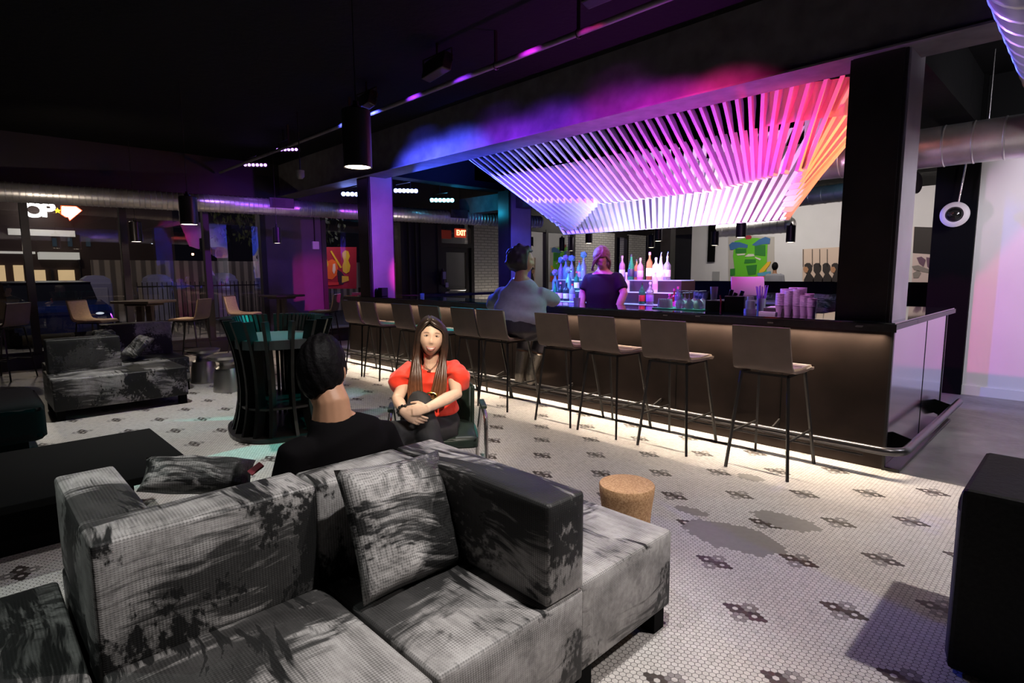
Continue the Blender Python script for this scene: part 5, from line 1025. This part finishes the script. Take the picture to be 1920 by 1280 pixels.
# ---------------------------------------------------------------- woman in red
wm = thing('person', 'woman in a red puff sleeve top with long brown hair, hands clasped round her knee', 'person', (-2.95, 2.15, 0)); WO = -Vector(wm.location)
def WP(px, py, d): return W(px, py, d=d)+WO
skin = SK('skin_light', (.74, .50, .37)); HC = WP(809, 631, 3.55); hf = (Vector((0, 0, 1.40))-W(809, 631, d=3.55)); hf = Vector((hf.x, hf.y, -.10)).normalized(); hr, hfw, hu = basis(hf, (0, 0, 1)); hu = (hu-hr*.10).normalized()
q = MB(); HM = head_mesh(q, HC, hf, hu, 1.0, 1.04)
neck = WP(809, 688, 3.62); shR, shL = WP(771, 690, 3.64), WP(848, 688, 3.64); hip = WP(812, 792, 3.70); che = WP(810, 715, 3.63); wai = WP(812, 755, 3.66); RT = CR.copy(); RT.z = 0; RT.normalize()
loft(q, [HC-hu*.05-hf*.02, neck+Vector((0, 0, .035)), neck-Vector((0, 0, .03))], [.050, .047, .056], RT)
loft(q, [neck-Vector((0, 0, .01)), shR.lerp(shL, .5)-Vector((0, 0, .015)), che, wai, hip], [(.06, .05), (.150, .075), (.145, .095), (.115, .085), (.155, .11)], RT, 22)
elR, wrR = WP(745, 748, 3.46), WP(757, 772, 3.25); elL, wrL = WP(856, 738, 3.48), WP(799, 766, 3.25)
loft(q, [shR, shR.lerp(elR, .5), elR, elR.lerp(wrR, .35), wrR], [.046, .041, .035, .037, .024], RT); loft(q, [shL, shL.lerp(elL, .5), elL, elL.lerp(wrL, .35), wrL], [.046, .041, .036, .038, .024], RT)
knA, anA = WP(786, 757, 3.42), WP(812, 850, 3.36); knB, anB = WP(742, 812, 3.32), WP(728, 905, 3.25); hipA, hipB = WP(795, 800, 3.72), WP(838, 803, 3.70)
for h_, k_, a_ in ((hipA, knA, anA), (hipB, knB, anB)): loft(q, [h_, h_.lerp(k_, .5), k_, k_.lerp(a_, .35), a_], [.082, .072, .055, .052, .034], RT)
CRv, CDv, CFv = CR, -CU, CF
hand_mesh(q, wrL, -CRv*.95-CDv*-.10+CFv*-.10, -CFv*.9+CU*.45, CU, (.30, .36, .42, .5), .92, .05); hand_mesh(q, wrR, CRv*.80+CDv*.45-CFv*.05, -CFv*.9-CU*.1, CU, (.25, .35, .42, .5), .92, .05)
remeshed(q, 'body', skin, wm, .0042, 3)
# face details
def fp(x, y, z): return HM @ Vector((x, y, z))
def fstrip(name, P, r_, m_, sub=2): 
    q = MB().tube([fp(*p) for p in P], r_, 8); return q.build(name, m_, wm, True)
brow = mat('eyebrow_brown', (.06, .035, .025), .7); lipm = mat('lip_rose', (.50, .15, .14), .4); eyew = mat('eye_white', (.75, .72, .70), .25); iris = mat('iris_dark', (.02, .012, .01), .15, spec=.8); tooth = mat('teeth', (.85, .82, .78), .3)
for s_ in (-1, 1):
    fstrip('eyebrow', [(s_*.016, .0885, .0345), (s_*.030, .0855, .0375), (s_*.047, .0735, .0325)], [.0012, .0015, .0008], brow)
    q = MB().sphere(fp(s_*.0305, .0745, .0155), .0115, (1.25, .75, .42), 16, 10, Matrix((hr, hfw, hu)).transposed()); ey_ = q.build('eye', eyew, wm, True)
    q = MB().sphere(fp(s_*.0300, .0820, .0152), .0050, (1, .5, .85), 12, 8, Matrix((hr, hfw, hu)).transposed()); q.build('iris', iris, ey_, True)
    fstrip('eyelash', [(s_*.0165, .0825, .0145), (s_*.0305, .0855, .0200), (s_*.0455, .0750, .0145)], [.0010, .0018, .0012], brow)
    fstrip('lower_lid', [(s_*.0175, .0815, .0135), (s_*.0305, .0835, .0080), (s_*.0440, .0745, .0135)], [.0012, .0016, .0012], skin)
fstrip('upper_lip', [(-.029, .0800, -.0500), (-.012, .0925, -.0535), (0, .0950, -.0550), (.012, .0925, -.0535), (.029, .0800, -.0500)], [.0010, .0022, .0026, .0022, .0010], lipm)
fstrip('lower_lip', [(-.028, .0800, -.0515), (-.013, .0910, -.0660), (0, .0935, -.0700), (.013, .0910, -.0660), (.028, .0800, -.0515)], [.0010, .0030, .0038, .0030, .0010], lipm)
fstrip('teeth', [(-.021, .0845, -.0550), (-.010, .0905, -.0595), (0, .0925, -.0615), (.010, .0905, -.0595), (.021, .0845, -.0550)], [.0018, .0040, .0046, .0040, .0018], tooth)
# hair: cap plus long locks over both shoulders
hairm = mat('brown_hair', (.050, .026, .016), .38, spec=.6, noise=.35, nscale=40)
m_, nt_, b_ = new_mat('ombre_hair'); g_ = G(nt_); tc_ = N(nt_, 'ShaderNodeTexCoord'); sx_ = N(nt_, 'ShaderNodeSeparateXYZ'); nt_.links.new(tc_.outputs['Object'], sx_.inputs[0]); nz_ = g_.noise(tc_.outputs['Object'], 35, 3).outputs['Fac']
nt_.links.new(g_.ramp(g_.m('ADD', g_.mapr(sx_.outputs[2], HC.z-.42, HC.z+.02, 0, 1), g_.m('MULTIPLY', g_.m('SUBTRACT', nz_, .5), .5)), ((0, (.26, .10, .045)), (.45, (.085, .034, .018)), (.9, (.026, .015, .011)))), b_.inputs['Base Color']); b_.inputs['Roughness'].default_value = .36; b_.inputs['Specular IOR Level'].default_value = .6; hairm = m_
q = MB(); curves = []; rnd = random.Random(5)
part = fp(.018, .035, .116)
def fpz(x, y, z): return fp(x, y, z)
for s_ in (-1, 1):
    for i in range(46):
        u = i/45; rr = rnd.random()
        # from parting over the side of the skull, framing the face, down to the chest or back
        a = 1.20-u*2.75                       # angle round the head: front (u=0) to back (u=1)
        off = .022 if s_ > 0 else .022
        y0 = .075-.15*u; x0 = .018
        rad = .084+.012*rr
        X = s_*rad*max(.35, math.cos(a*.62)) ; Yc = .070*math.sin(a) - .006
        if u < .18: X = s_*(.072+.010*rr); Yc = .052
        P = [(x0*1.0+s_*.004, y0, .112+.010*(1-abs(u-.45))), (x0*.6+s_*.045, y0*.9+.004, .098+.008*rr), (X*.97, Yc*.9, .050), (X*1.03, Yc*.85, -.020), (X*(.98+.1*rr), Yc*.8-.006, -.090)]
        if u < .62:
            # falls in front of the shoulder
            w_ = rnd.uniform(-.012, .012); P += [(s_*(.066+.030*rr)+w_*.5, .050-.02*u, -.150), (s_*(.054+.050*rr-.010*u)+w_, .100-.03*u, -.225), (s_*(.040+.066*rr)+w_, .118-.02*u, -.305), (s_*(.024+.074*rr)+w_*1.5, .112-.02*u, -.385-.04*rr)]
        else: P += [(X*.95, -.075, -.16), (X*.9, -.085, -.25), (X*.85, -.085, -.33)]
        curves.append([fpz(*p) for p in P])
for i in range(16):
    u = i/15; X = -.07+.14*u; curves.append([fpz(.018, -.02-.04*rnd.random(), .118), fpz(X*.9, -.085, .06), fpz(X, -.103, -.03), fpz(X, -.10, -.12), fpz(X, -.095, -.25)])
for s_ in (-1, 1):
    for i in range(16):
        v_ = i/15; curves.append([fpz(.018, .030+.045*v_, .121-.012*v_), fpz(.016+s_*.030, .052+.040*v_, .110-.022*v_), fpz(s_*.060, .046+.036*v_, .078-.014*v_), fpz(s_*(.079+.003*v_), .034+.026*v_, .030), fpz(s_*.086, .030+.012*v_, -.040)])
strands(q, curves, .0105, 6)
cap = bmesh.new(); bmesh.ops.create_uvsphere(cap, u_segments=72, v_segments=60, radius=1)
for v in list(cap.verts):
    x, y, z = v.co; v.co = (x*.0805, y*.100-.004, z*.122+.002)
for v in cap.verts:
    lim = .080-.45*abs(v.co.x-.014)-max(0, abs(v.co.x)-.05)*.8
    if v.co.y > .022: t = min(1, max(0, (lim-v.co.z)/.012)); v.co *= 1-.22*t
cap.transform(HM); me_ = bpy.data.meshes.new('t'); cap.to_mesh(me_); cap.free(); q.bm.from_mesh(me_); bpy.data.meshes.remove(me_)
q.build('hair', hairm, wm, True, angle=180)
# clothes
red = mat('red_blouse', (.86, .045, .018), .62, sheen=.2, noise=.08, nscale=12); trs = mat('charcoal_trousers', (.022, .021, .024), .7, noise=.3, nscale=10)
q = MB(); up = Vector((0, 0, 1))
loft(q, [shR.lerp(shL, .5)-up*.006, shR.lerp(shL, .5)-up*.018, shR.lerp(shL, .5)-up*.045, che, WP(811, 740, 3.65), WP(814, 772, 3.67)], [(.066, .060), (.105, .076), (.155, .092), (.158, .112), (.145, .108), (.160, .118)], RT, 26)
for sh, el, k in ((shR, elR, 1), (shL, elL, -1)):
    d_ = (el-sh); P = [sh+RT*k*.05+up*.0, sh-up*.004, sh+d_*.22-RT*k*.006, sh+d_*.42-RT*k*.012, sh+d_*.55-RT*k*.012, sh+d_*.61]; loft(q, P, [.046, .054, .072, .088, .088, .062], RT, 20)
o = remeshed(q, 'blouse', red, wm, .006, 8); rnd = random.Random(2)
for v in o.data.vertices: v.co += v.normal*(.0035*math.sin(v.co.z*60+v.co.x*35)+.0025*math.sin(v.co.x*90-v.co.z*25))
q = MB(); loft(q, [wai-up*.005, WP(813, 785, 3.69), hip-up*.02], [(.135, .105), (.168, .125), (.175, .13)], RT, 20)
for h_, k_, a_ in ((hipA, knA, anA), (hipB, knB, anB)): loft(q, [h_, h_.lerp(k_, .5), k_+(k_-h_).normalized()*.01, k_.lerp(a_, .3), k_.lerp(a_, .7), a_], [.100, .092, .076, .078, .080, .084], RT, 18)
o = remeshed(q, 'trousers', trs, wm, .008, 5)
for v in o.data.vertices: v.co += v.normal*(.004*math.sin(v.co.z*45+v.co.y*30))
q = MB().tube([WP(px, py, 3.56) for px, py in ((794, 672), (797, 684), (803, 692), (806, 693.5), (810, 691), (818, 682), (822, 670))], .0016, 6); q.sphere(WP(803, 692.5, 3.545), .006); q.sphere(WP(806.5, 694, 3.545), .007); q.build('necklace', M['chrome'], wm, True)
gold = mat('gold_buckle', (.85, .55, .18), .25, metal=1); q = MB().tube([WP(808+11*math.cos(a), 742+6*math.sin(a), 3.48) for a in [2*PI*i/16 for i in range(16)]], .007, 8, True); q.build('belt_buckle', gold, wm, True)
dW = (wrR-elR).normalized(); s1, s2 = dW.orthogonal().normalized(), dW.cross(dW.orthogonal()).normalized(); q = MB()
for i in range(12): a = 2*PI*i/12; q.sphere(wrR-dW*.012+(s1*math.cos(a)+s2*math.sin(a))*.032, .0095, (1, 1, 1), 10, 8)
q.build('bracelet', mat('black_beads', g3(.015), .2, spec=.8), wm, True)
for a_ in (anA, anB):
    q = MB(); loft(q, [a_+up*.02, a_-up*.05, a_-up*.075+Vector((.10, -.07, 0))*.6, a_-up*.085+Vector((.10, -.07, 0))*1.3], [(.036, .04), (.040, .042), (.042, .035), (.034, .022)], RT); remeshed(q, 'shoe', M['blackm'], wm, .008, 4)
# armchair under her
ac = thing('armchair', 'dark green shell armchair with steel tube arms under the woman in red', 'armchair', (-3.06, 2.27, 0), math.atan2(.59, -.81)-PI/2)   # local +y points away from the camera
grn = mat('dark_green_leather', (.016, .028, .022), .42, noise=.2, nscale=20)
q = MB(); n = 17; rows = []
for i in range(n):
    a = -1.12+2.24*i/(n-1); x, y = .285*math.sin(a)*1.02, -.02+.26*math.cos(a); hgt = .74-.05*abs(a)**2.4
    rows.append([q.bm.verts.new((x*k_, y*k_+(k_-1)*0, z)) for k_, z in ((1, .36), (1.03, hgt), (.88, hgt), (.86, .36))])
for A, B in zip(rows, rows[1:]):
    for j in range(4): q.bm.faces.new((A[j], A[(j+1) % 4], B[(j+1) % 4], B[j]))
q.bm.faces.new(rows[0][::-1]); q.bm.faces.new(rows[-1]); bmesh.ops.recalc_face_normals(q.bm, faces=q.bm.faces)
bmesh.ops.bevel(q.bm, geom=[e for e in q.bm.edges if len(e.link_faces) == 2 and e.calc_face_angle(0) > .9], offset=.015, segments=2, affect='EDGES'); q.build('back_shell', grn, ac, True, angle=60)
cushion('seat_cushion', (-.25, -.30, .34), (.25, .20, .42), ac, grn, .03, .015)
for s_ in (-1, 1):
    q = MB().tube([(s_*.27, .18, 0), (s_*.285, .16, .30), (s_*.30, .05, .54), (s_*.30, -.20, .56), (s_*.30, -.285, .53), (s_*.30, -.30, .46), (s_*.30, -.30, 0)], .0135, 12); af_ = q.build('arm_frame', M['chrome'], ac, True)
    MB().box((s_*.30-.02, -.17, .565), (s_*.30+.02, .04, .59), .008).build('arm_pad', grn, af_, True)
# ---------------------------------------------------------------- man in black, seen from behind
mn = thing('person', 'man in a black t-shirt with short black hair seated with his back to us', 'person', (-2.2, 1.1, 0)); MO = -Vector(mn.location)
def MP(px, py, d): return W(px, py, d=d)+MO
skm = SK('skin_tan', (.40, .21, .125)); mf = Vector((-.62, .78, -.06)).normalized(); mc = MP(606, 694, 2.27)
q = MB(); HM2 = head_mesh(q, mc, mf, (0.0, 0, 1), 1.10); nk = MP(622, 768, 2.25); sl, sr = MP(552, 850, 2.12), MP(716, 810, 2.42); mh = Vector((-2.20, 1.12, .50))+MO; AX = (sr-sl).normalized()
loft(q, [mc-up*.05-mf*.01, nk+up*.03, nk-up*.05], [.070, .070, .080], AX)
mid = (sl+sr)/2; loft(q, [nk-up*.02, mid-up*.01, mid.lerp(mh, .35), mid.lerp(mh, .7), mh], [(.07, .06), (.195, .095), (.185, .115), (.165, .11), (.18, .12)], AX, 22)
mel, mer = sl+Vector((-.04, -.06, -.30)), sr+Vector((.02, .10, -.28)); mwl, mwr = mel+Vector((-.20, .12, -.04)), mer+Vector((-.22, .06, -.03))
for a_, b2, c_ in ((sl, mel, mwl), (sr, mer, mwr)): loft(q, [a_, a_.lerp(b2, .5), b2, b2.lerp(c_, .4), c_], [.058, .050, .042, .041, .028], AX)
kl, kr = Vector((-2.66, 1.10, .47))+MO, Vector((-2.58, 1.42, .47))+MO; al, ar = Vector((-2.74, 1.16, .09))+MO, Vector((-2.66, 1.50, .09))+MO
for s_, k_, a_ in ((mh-AX*.09, kl, al), (mh+AX*.09, kr, ar)): loft(q, [s_, s_.lerp(k_, .5), k_, k_.lerp(a_, .35), a_], [.09, .08, .06, .055, .038], AX)
hand_mesh(q, mwl, mwl-mel, up, -AX*-1, s=1.05); hand_mesh(q, mwr, mwr-mer, up, -AX, s=1.05); remeshed(q, 'body', skm, mn, .0065, 3)
hb = mat('black_hair', (.003, .0025, .003), .6, bump=.5, nscale=60, spec=.12); q = MB(); bm2 = bmesh.new(); bmesh.ops.create_uvsphere(bm2, u_segments=72, v_segments=60, radius=1)
for v in bm2.verts:
    x, y, z = v.co; k = 1+.015*math.sin(17*x+9*z)+.012*math.sin(23*y-11*z); v.co = (x*.0835*k, (y*.106-.008)*k, (z*.126+.008)*k)
    t = min(1, max(0, (v.co.y+.050)/.085)); zl = -.092+.085*t*t*(3-2*t)
    if v.co.y > .03: zl = .045
    k2 = min(1, max(0, (zl-v.co.z)/.022)); v.co.x *= 1-.24*k2; v.co.y *= 1-.24*k2; v.co.z = max(v.co.z, zl-.022)
bm2.transform(HM2); me_ = bpy.data.meshes.new('t'); bm2.to_mesh(me_); bm2.free(); q.bm.from_mesh(me_); bpy.data.meshes.remove(me_); q.build('hair', hb, mn, True, angle=180)
tee = mat('black_tee', (.0035, .003, .0035), .85, spec=.06); q = MB(); loft(q, [nk-up*.030, nk-up*.060, mid+up*.030, mid-up*.02, mid.lerp(mh, .35), mid.lerp(mh, .7), mh-up*.03], [(.084, .078), (.115, .088), (.180, .105), (.212, .122), (.21, .14), (.195, .135), (.205, .145)], AX, 24)
for a_, b2 in ((sl, mel), (sr, mer)): loft(q, [a_+(mid-a_)*.25+up*.01, a_+up*.004, a_.lerp(b2, .35), a_.lerp(b2, .72)], [.055, .064, .066, .064], AX, 18)
remeshed(q, 'tshirt', tee, mn, .009, 22); q = MB(); loft(q, [mh+up*.04, mh-up*.03], [(.19, .13), (.19, .14)], AX)
for s_, k_, a_ in ((mh-AX*.09, kl, al), (mh+AX*.09, kr, ar)): loft(q, [s_, s_.lerp(k_, .5), k_, k_.lerp(a_, .35), a_], [.105, .095, .075, .07, .06], AX)
remeshed(q, 'trousers', mat('black_trousers', g3(.012), .7), mn, .010, 5)
for a_ in (al, ar): q = MB(); loft(q, [a_, a_-up*.045, a_-up*.05+mf*.09, a_-up*.055+mf*.17], [(.04, .045), (.042, .045), (.045, .035), (.038, .026)], AX); remeshed(q, 'shoe', M['blackm'], mn, .008, 4)
# ---------------------------------------------------------------- customer at the bar
cu = thing('person', 'customer in a grey jumper with dark curly hair sitting at the bar, back to us', 'person', (-4.3, 4.35, 0)); CO = -Vector(cu.location)
def CP_(px, py, y): return W(px, py, y=y)+CO
skb = SK('skin_brown', (.34, .17, .11)); cf = Vector((.50, .86, 0)).normalized(); cc = CP_(982, 490, 4.36); q = MB(); HM3 = head_mesh(q, cc, Vector((.85, .55, -.1)), (0, 0, 1), 1.10, 1.08)
cn = CP_(977, 518, 4.33); cl, cr = CP_(946, 549, 4.30), CP_(1012, 551, 4.44); chp = Vector((-4.33, 4.32, .86))+CO; AXc = (cr-cl).normalized(); cm = (cl+cr)/2
loft(q, [cc-up*.05, cn+up*.02, cn-up*.05], [.066, .068, .08], AXc); loft(q, [cn-up*.02, cm, cm.lerp(chp, .4), cm.lerp(chp, .75), chp], [(.09, .08), (.22, .12), (.24, .16), (.26, .19), (.26, .20)], AXc, 22)
cel, cer = CP_(922, 568, 4.52), CP_(1037, 562, 4.62); cwl, cwr = Vector((-4.74, 4.86, 1.13))+CO, Vector((-4.44, 4.93, 1.13))+CO
for a_, b2, c_ in ((cl, cel, cwl), (cr, cer, cwr)): loft(q, [a_, a_.lerp(b2, .5), b2, b2.lerp(c_, .4), c_], [.068, .060, .050, .046, .030], AXc)
ck1, ck2 = Vector((-4.55, 4.64, .80))+CO, Vector((-4.28, 4.65, .80))+CO; ca1, ca2 = Vector((-4.53, 4.52, .31))+CO, Vector((-4.38, 4.55, .31))+CO
for s_, k_, a_ in ((chp-AXc*.12, ck1, ca1), (chp+AXc*.12, ck2, ca2)): loft(q, [s_, s_.lerp(k_, .5), k_, k_.lerp(a_, .35), a_], [.12, .105, .075, .066, .045], AXc)
hand_mesh(q, cwl, Vector((.3, 1, 0)), up, AXc, s=1.05); hand_mesh(q, cwr, Vector((-.4, 1, 0)), up, -AXc, s=1.05); remeshed(q, 'body', skb, cu, .009, 3)
q = MB(); bm2 = bmesh.new(); bmesh.ops.create_icosphere(bm2, subdivisions=5, radius=1); rr = random.Random(4); bumps = [(Vector((rr.gauss(0, 1), rr.gauss(0, 1), rr.gauss(0, 1))).normalized(), rr.uniform(.02, .07)) for _ in range(160)]
for v in bm2.verts:
    d_ = v.co.normalized(); k = 1+sum(h_*math.exp(-((d_-b3).length/.16)**2) for b3, h_ in bumps)
    x, y, z = d_; v.co = (x*.122*k, (y*.132-.036)*k, (z*.132+.020)*k)
    if y > .45 and z < .55: v.co.y = min(v.co.y, .052)
bm2.transform(HM3); me_ = bpy.data.meshes.new('t'); bm2.to_mesh(me_); bm2.free(); q.bm.from_mesh(me_); bpy.data.meshes.remove(me_); q.build('hair', mat('dark_curly_hair', (.020, .014, .016), .6), cu, True, angle=180)
jm = mat('grey_jumper', (.25, .235, .31), .8, noise=.08, nscale=25); q = MB(); loft(q, [cn-up*.035, cm+up*.02, cm.lerp(chp, .35), cm.lerp(chp, .65), cm.lerp(chp, .88)], [(.105, .095), (.25, .145), (.295, .195), (.305, .22), (.285, .215)], AXc, 26)
for a_, b2, c_ in ((cl, cel, cwl), (cr, cer, cwr)): loft(q, [a_+(cm-a_)*.3+up*.01, a_+up*.005, a_.lerp(b2, .5), b2, b2.lerp(c_, .5), b2.lerp(c_, .85)], [.070, .078, .086, .084, .066, .046], AXc, 18)
o = remeshed(q, 'jumper', jm, cu, .010, 30)
for v in o.data.vertices: v.co += v.normal*(.006*math.sin(v.co.z*38+v.co.x*9)+.004*math.sin(v.co.z*17-v.co.x*30))
q = MB(); loft(q, [chp+up*.10, chp-up*.03], [(.27, .205), (.27, .21)], AXc)
for s_, k_, a_ in ((chp-AXc*.12, ck1, ca1), (chp+AXc*.12, ck2, ca2)): loft(q, [s_, s_.lerp(k_, .5), k_, k_.lerp(a_, .45)], [.135, .12, .09, .078], AXc)
remeshed(q, 'trousers', mat('black_jeans', (.018, .014, .022), .7), cu, .012, 5)
slv = mat('silver_boot', (.30, .27, .24), .3, metal=.9, bump=.8, nscale=45)
for k_, a_ in ((ck1, ca1), (ck2, ca2)): q = MB(); loft(q, [k_.lerp(a_, .5), a_, a_-up*.07, a_-up*.085+Vector((-.05, .06, 0)), a_-up*.09+Vector((-.10, .13, 0))], [.072, .052, (.050, .052), (.048, .040), (.036, .026)], AXc); remeshed(q, 'boot', slv, cu, .008, 4)
# ---------------------------------------------------------------- bartender
bt = thing('person', 'bartender in a black t-shirt looking down behind the bar, light hair', 'person', (-4.05, 5.66, 0)); BO = -Vector(bt.location)
def BP(px, py, y=5.66): return W(px, py, y=y)+BO
skp = SK('skin_pink', (.70, .42, .34)); bf = Vector((.60, -.62, -.95)).normalized(); bc = BP(1128, 483, 5.58); q = MB(); HM4 = head_mesh(q, bc, bf, (0, 0, 1), 1.08)
bn = BP(1131, 503, 5.66); b1, b2_ = BP(1104, 521, 5.60), BP(1158, 519, 5.72); bh = Vector((bn.x, bn.y+.02, .92)); AXb = (b2_-b1).normalized(); bmid = (b1+b2_)/2
loft(q, [bc-up*.04+Vector((0, .05, 0)), bn, bn-up*.06], [.066, .068, .075], AXb); loft(q, [bn-up*.02, bmid, bmid.lerp(bh, .4), bmid.lerp(bh, .75), bh], [(.08, .07), (.20, .11), (.20, .13), (.185, .13), (.19, .14)], AXb, 22)
be1, be2 = BP(1093, 550, 5.55), BP(1170, 550, 5.68); bw1, bw2 = be1+Vector((.05, -.10, -.24)), be2+Vector((-.04, -.10, -.24))
for a_, b3, c_ in ((b1, be1, bw1), (b2_, be2, bw2)): loft(q, [a_, a_.lerp(b3, .5), b3, b3.lerp(c_, .4), c_], [.062, .056, .048, .046, .030], AXb)
for s_ in (-1, 1): loft(q, [bh+AXb*.09*s_, bh+AXb*.10*s_-up*.42, bh+AXb*.10*s_-up*.84], [.10, .075, .05], AXb)
hand_mesh(q, bw1, bw1-be1, AXb*-1, Vector((0, -1, 0)), s=1.05); hand_mesh(q, bw2, bw2-be2, AXb, Vector((0, -1, 0)), s=1.05); remeshed(q, 'body', skp, bt, .009, 3)
q = MB(); bm2 = bmesh.new(); bmesh.ops.create_uvsphere(bm2, u_segments=30, v_segments=22, radius=1)
for v in bm2.verts:
    x, y, z = v.co; k = 1+.03*math.sin(14*x+9*z)+.03*math.sin(17*y-8*z); v.co = (x*.094*k, (y*.108-.012)*k, (z*.125+.012)*k)
    if y > .4 and z < .5: v.co.y = min(v.co.y, .050)
bm2.transform(HM4); me_ = bpy.data.meshes.new('t'); bm2.to_mesh(me_); bm2.free(); q.bm.from_mesh(me_); bpy.data.meshes.remove(me_)
rr = random.Random(9); strands(q, [[HM4 @ Vector((.02*a, .05, .10)), HM4 @ Vector((.085*a+rr.uniform(-.01, .01), .055+.02*rr.random(), .02)), HM4 @ Vector((.095*a, .05+.03*rr.random(), -.06)), HM4 @ Vector((.09*a+rr.uniform(-.015, .015), .05, -.13-.03*rr.random()))] for a in (-1, 1) for _ in range(14)], .012)
q.build('hair', mat('dark_blond_hair', (.18, .12, .07), .5, noise=.3, nscale=50), bt, True, angle=180)
q = MB(); loft(q, [bn-up*.05, bmid+up*.015, bmid.lerp(bh, .4), bmid.lerp(bh, .75), bh-up*.02], [(.085, .075), (.215, .125), (.235, .155), (.21, .15), (.215, .16)], AXb, 24)
for a_, b3 in ((b1, be1), (b2_, be2)): loft(q, [a_+(bmid-a_)*.25+up*.01, a_+up*.004, a_.lerp(b3, .4), a_.lerp(b3, .75)], [.058, .064, .072, .076], AXb, 18)
remeshed(q, 'tshirt', mat('black_violet_tee', (.008, .005, .010), .8), bt, .010, 26)
q = MB(); loft(q, [bh+up*.03, bh-up*.05], [(.20, .15), (.20, .15)], AXb)
for s_ in (-1, 1): loft(q, [bh+AXb*.09*s_, bh+AXb*.10*s_-up*.42, bh+AXb*.10*s_-up*.88], [.115, .09, .075], AXb)
remeshed(q, 'trousers', bpy.data.materials['black_jeans'], bt, .014, 5)
# ---------------------------------------------------------------- visitor in the gallery
p = W(1453, 530, d=16.4); vs_ = thing('person', 'man in a pale grey shirt standing with his back to us before the gallery wall', 'person', (p.x, p.y, 0)); VO = -Vector(vs_.location)
h0 = W(1453, 500, d=16.4)+VO; q = MB(); vf = Vector((-.4, 1, 0)); head_mesh(q, h0, vf, (0, 0, 1), 1.0); vn = h0-up*.16; AXv = Vector((1, .4, 0)).normalized(); vh = vn-up*.62
loft(q, [h0-up*.05, vn, vn-up*.04], [.052, .055, .065], AXv); loft(q, [vn-up*.03, vn-up*.09, vn-up*.3, vh], [(.07, .06), (.19, .1), (.17, .11), (.16, .11)], AXv, 18)
for s_ in (-1, 1):
    a_ = vn-up*.09+AXv*.19*s_; loft(q, [a_, a_+AXv*.05*s_-up*.28, a_+AXv*.03*s_-up*.52], [.055, .043, .028], AXv); loft(q, [vh+AXv*.085*s_, vh+AXv*.09*s_-up*.42, Vector((vh.x, vh.y, .05))+AXv*.09*s_], [.09, .065, .045], AXv)
    hand_mesh(q, a_+AXv*.03*s_-up*.54, -up, AXv*s_, vf)
remeshed(q, 'body', skm, vs_, .012, 3)
q = MB().sphere(h0+up*.016-vf.normalized()*.016, .1, (.84, 1.0, 1.2), 24, 16); q.build('hair', hb, vs_, True)
q = MB(); loft(q, [vn-up*.035, vn-up*.075, vn-up*.3, vh-up*.06], [(.075, .07), (.21, .12), (.195, .135), (.19, .135)], AXv, 20)
for s_ in (-1, 1): a_ = vn-up*.09+AXv*.19*s_; loft(q, [a_-AXv*.04*s_, a_, a_+AXv*.05*s_-up*.28, a_+AXv*.03*s_-up*.48], [.07, .07, .058, .045], AXv)
remeshed(q, 'shirt', mat('pale_grey_shirt', (.30, .30, .34), .8), vs_, .014, 5)
q = MB(); loft(q, [vh+up*.02, vh-up*.06], [(.17, .12), (.17, .13)], AXv)
for s_ in (-1, 1): loft(q, [vh+AXv*.085*s_, vh+AXv*.09*s_-up*.42, Vector((vh.x, vh.y, .03))+AXv*.09*s_], [.10, .08, .07], AXv)
remeshed(q, 'trousers', bpy.data.materials['black_trousers'], vs_, .016, 4)
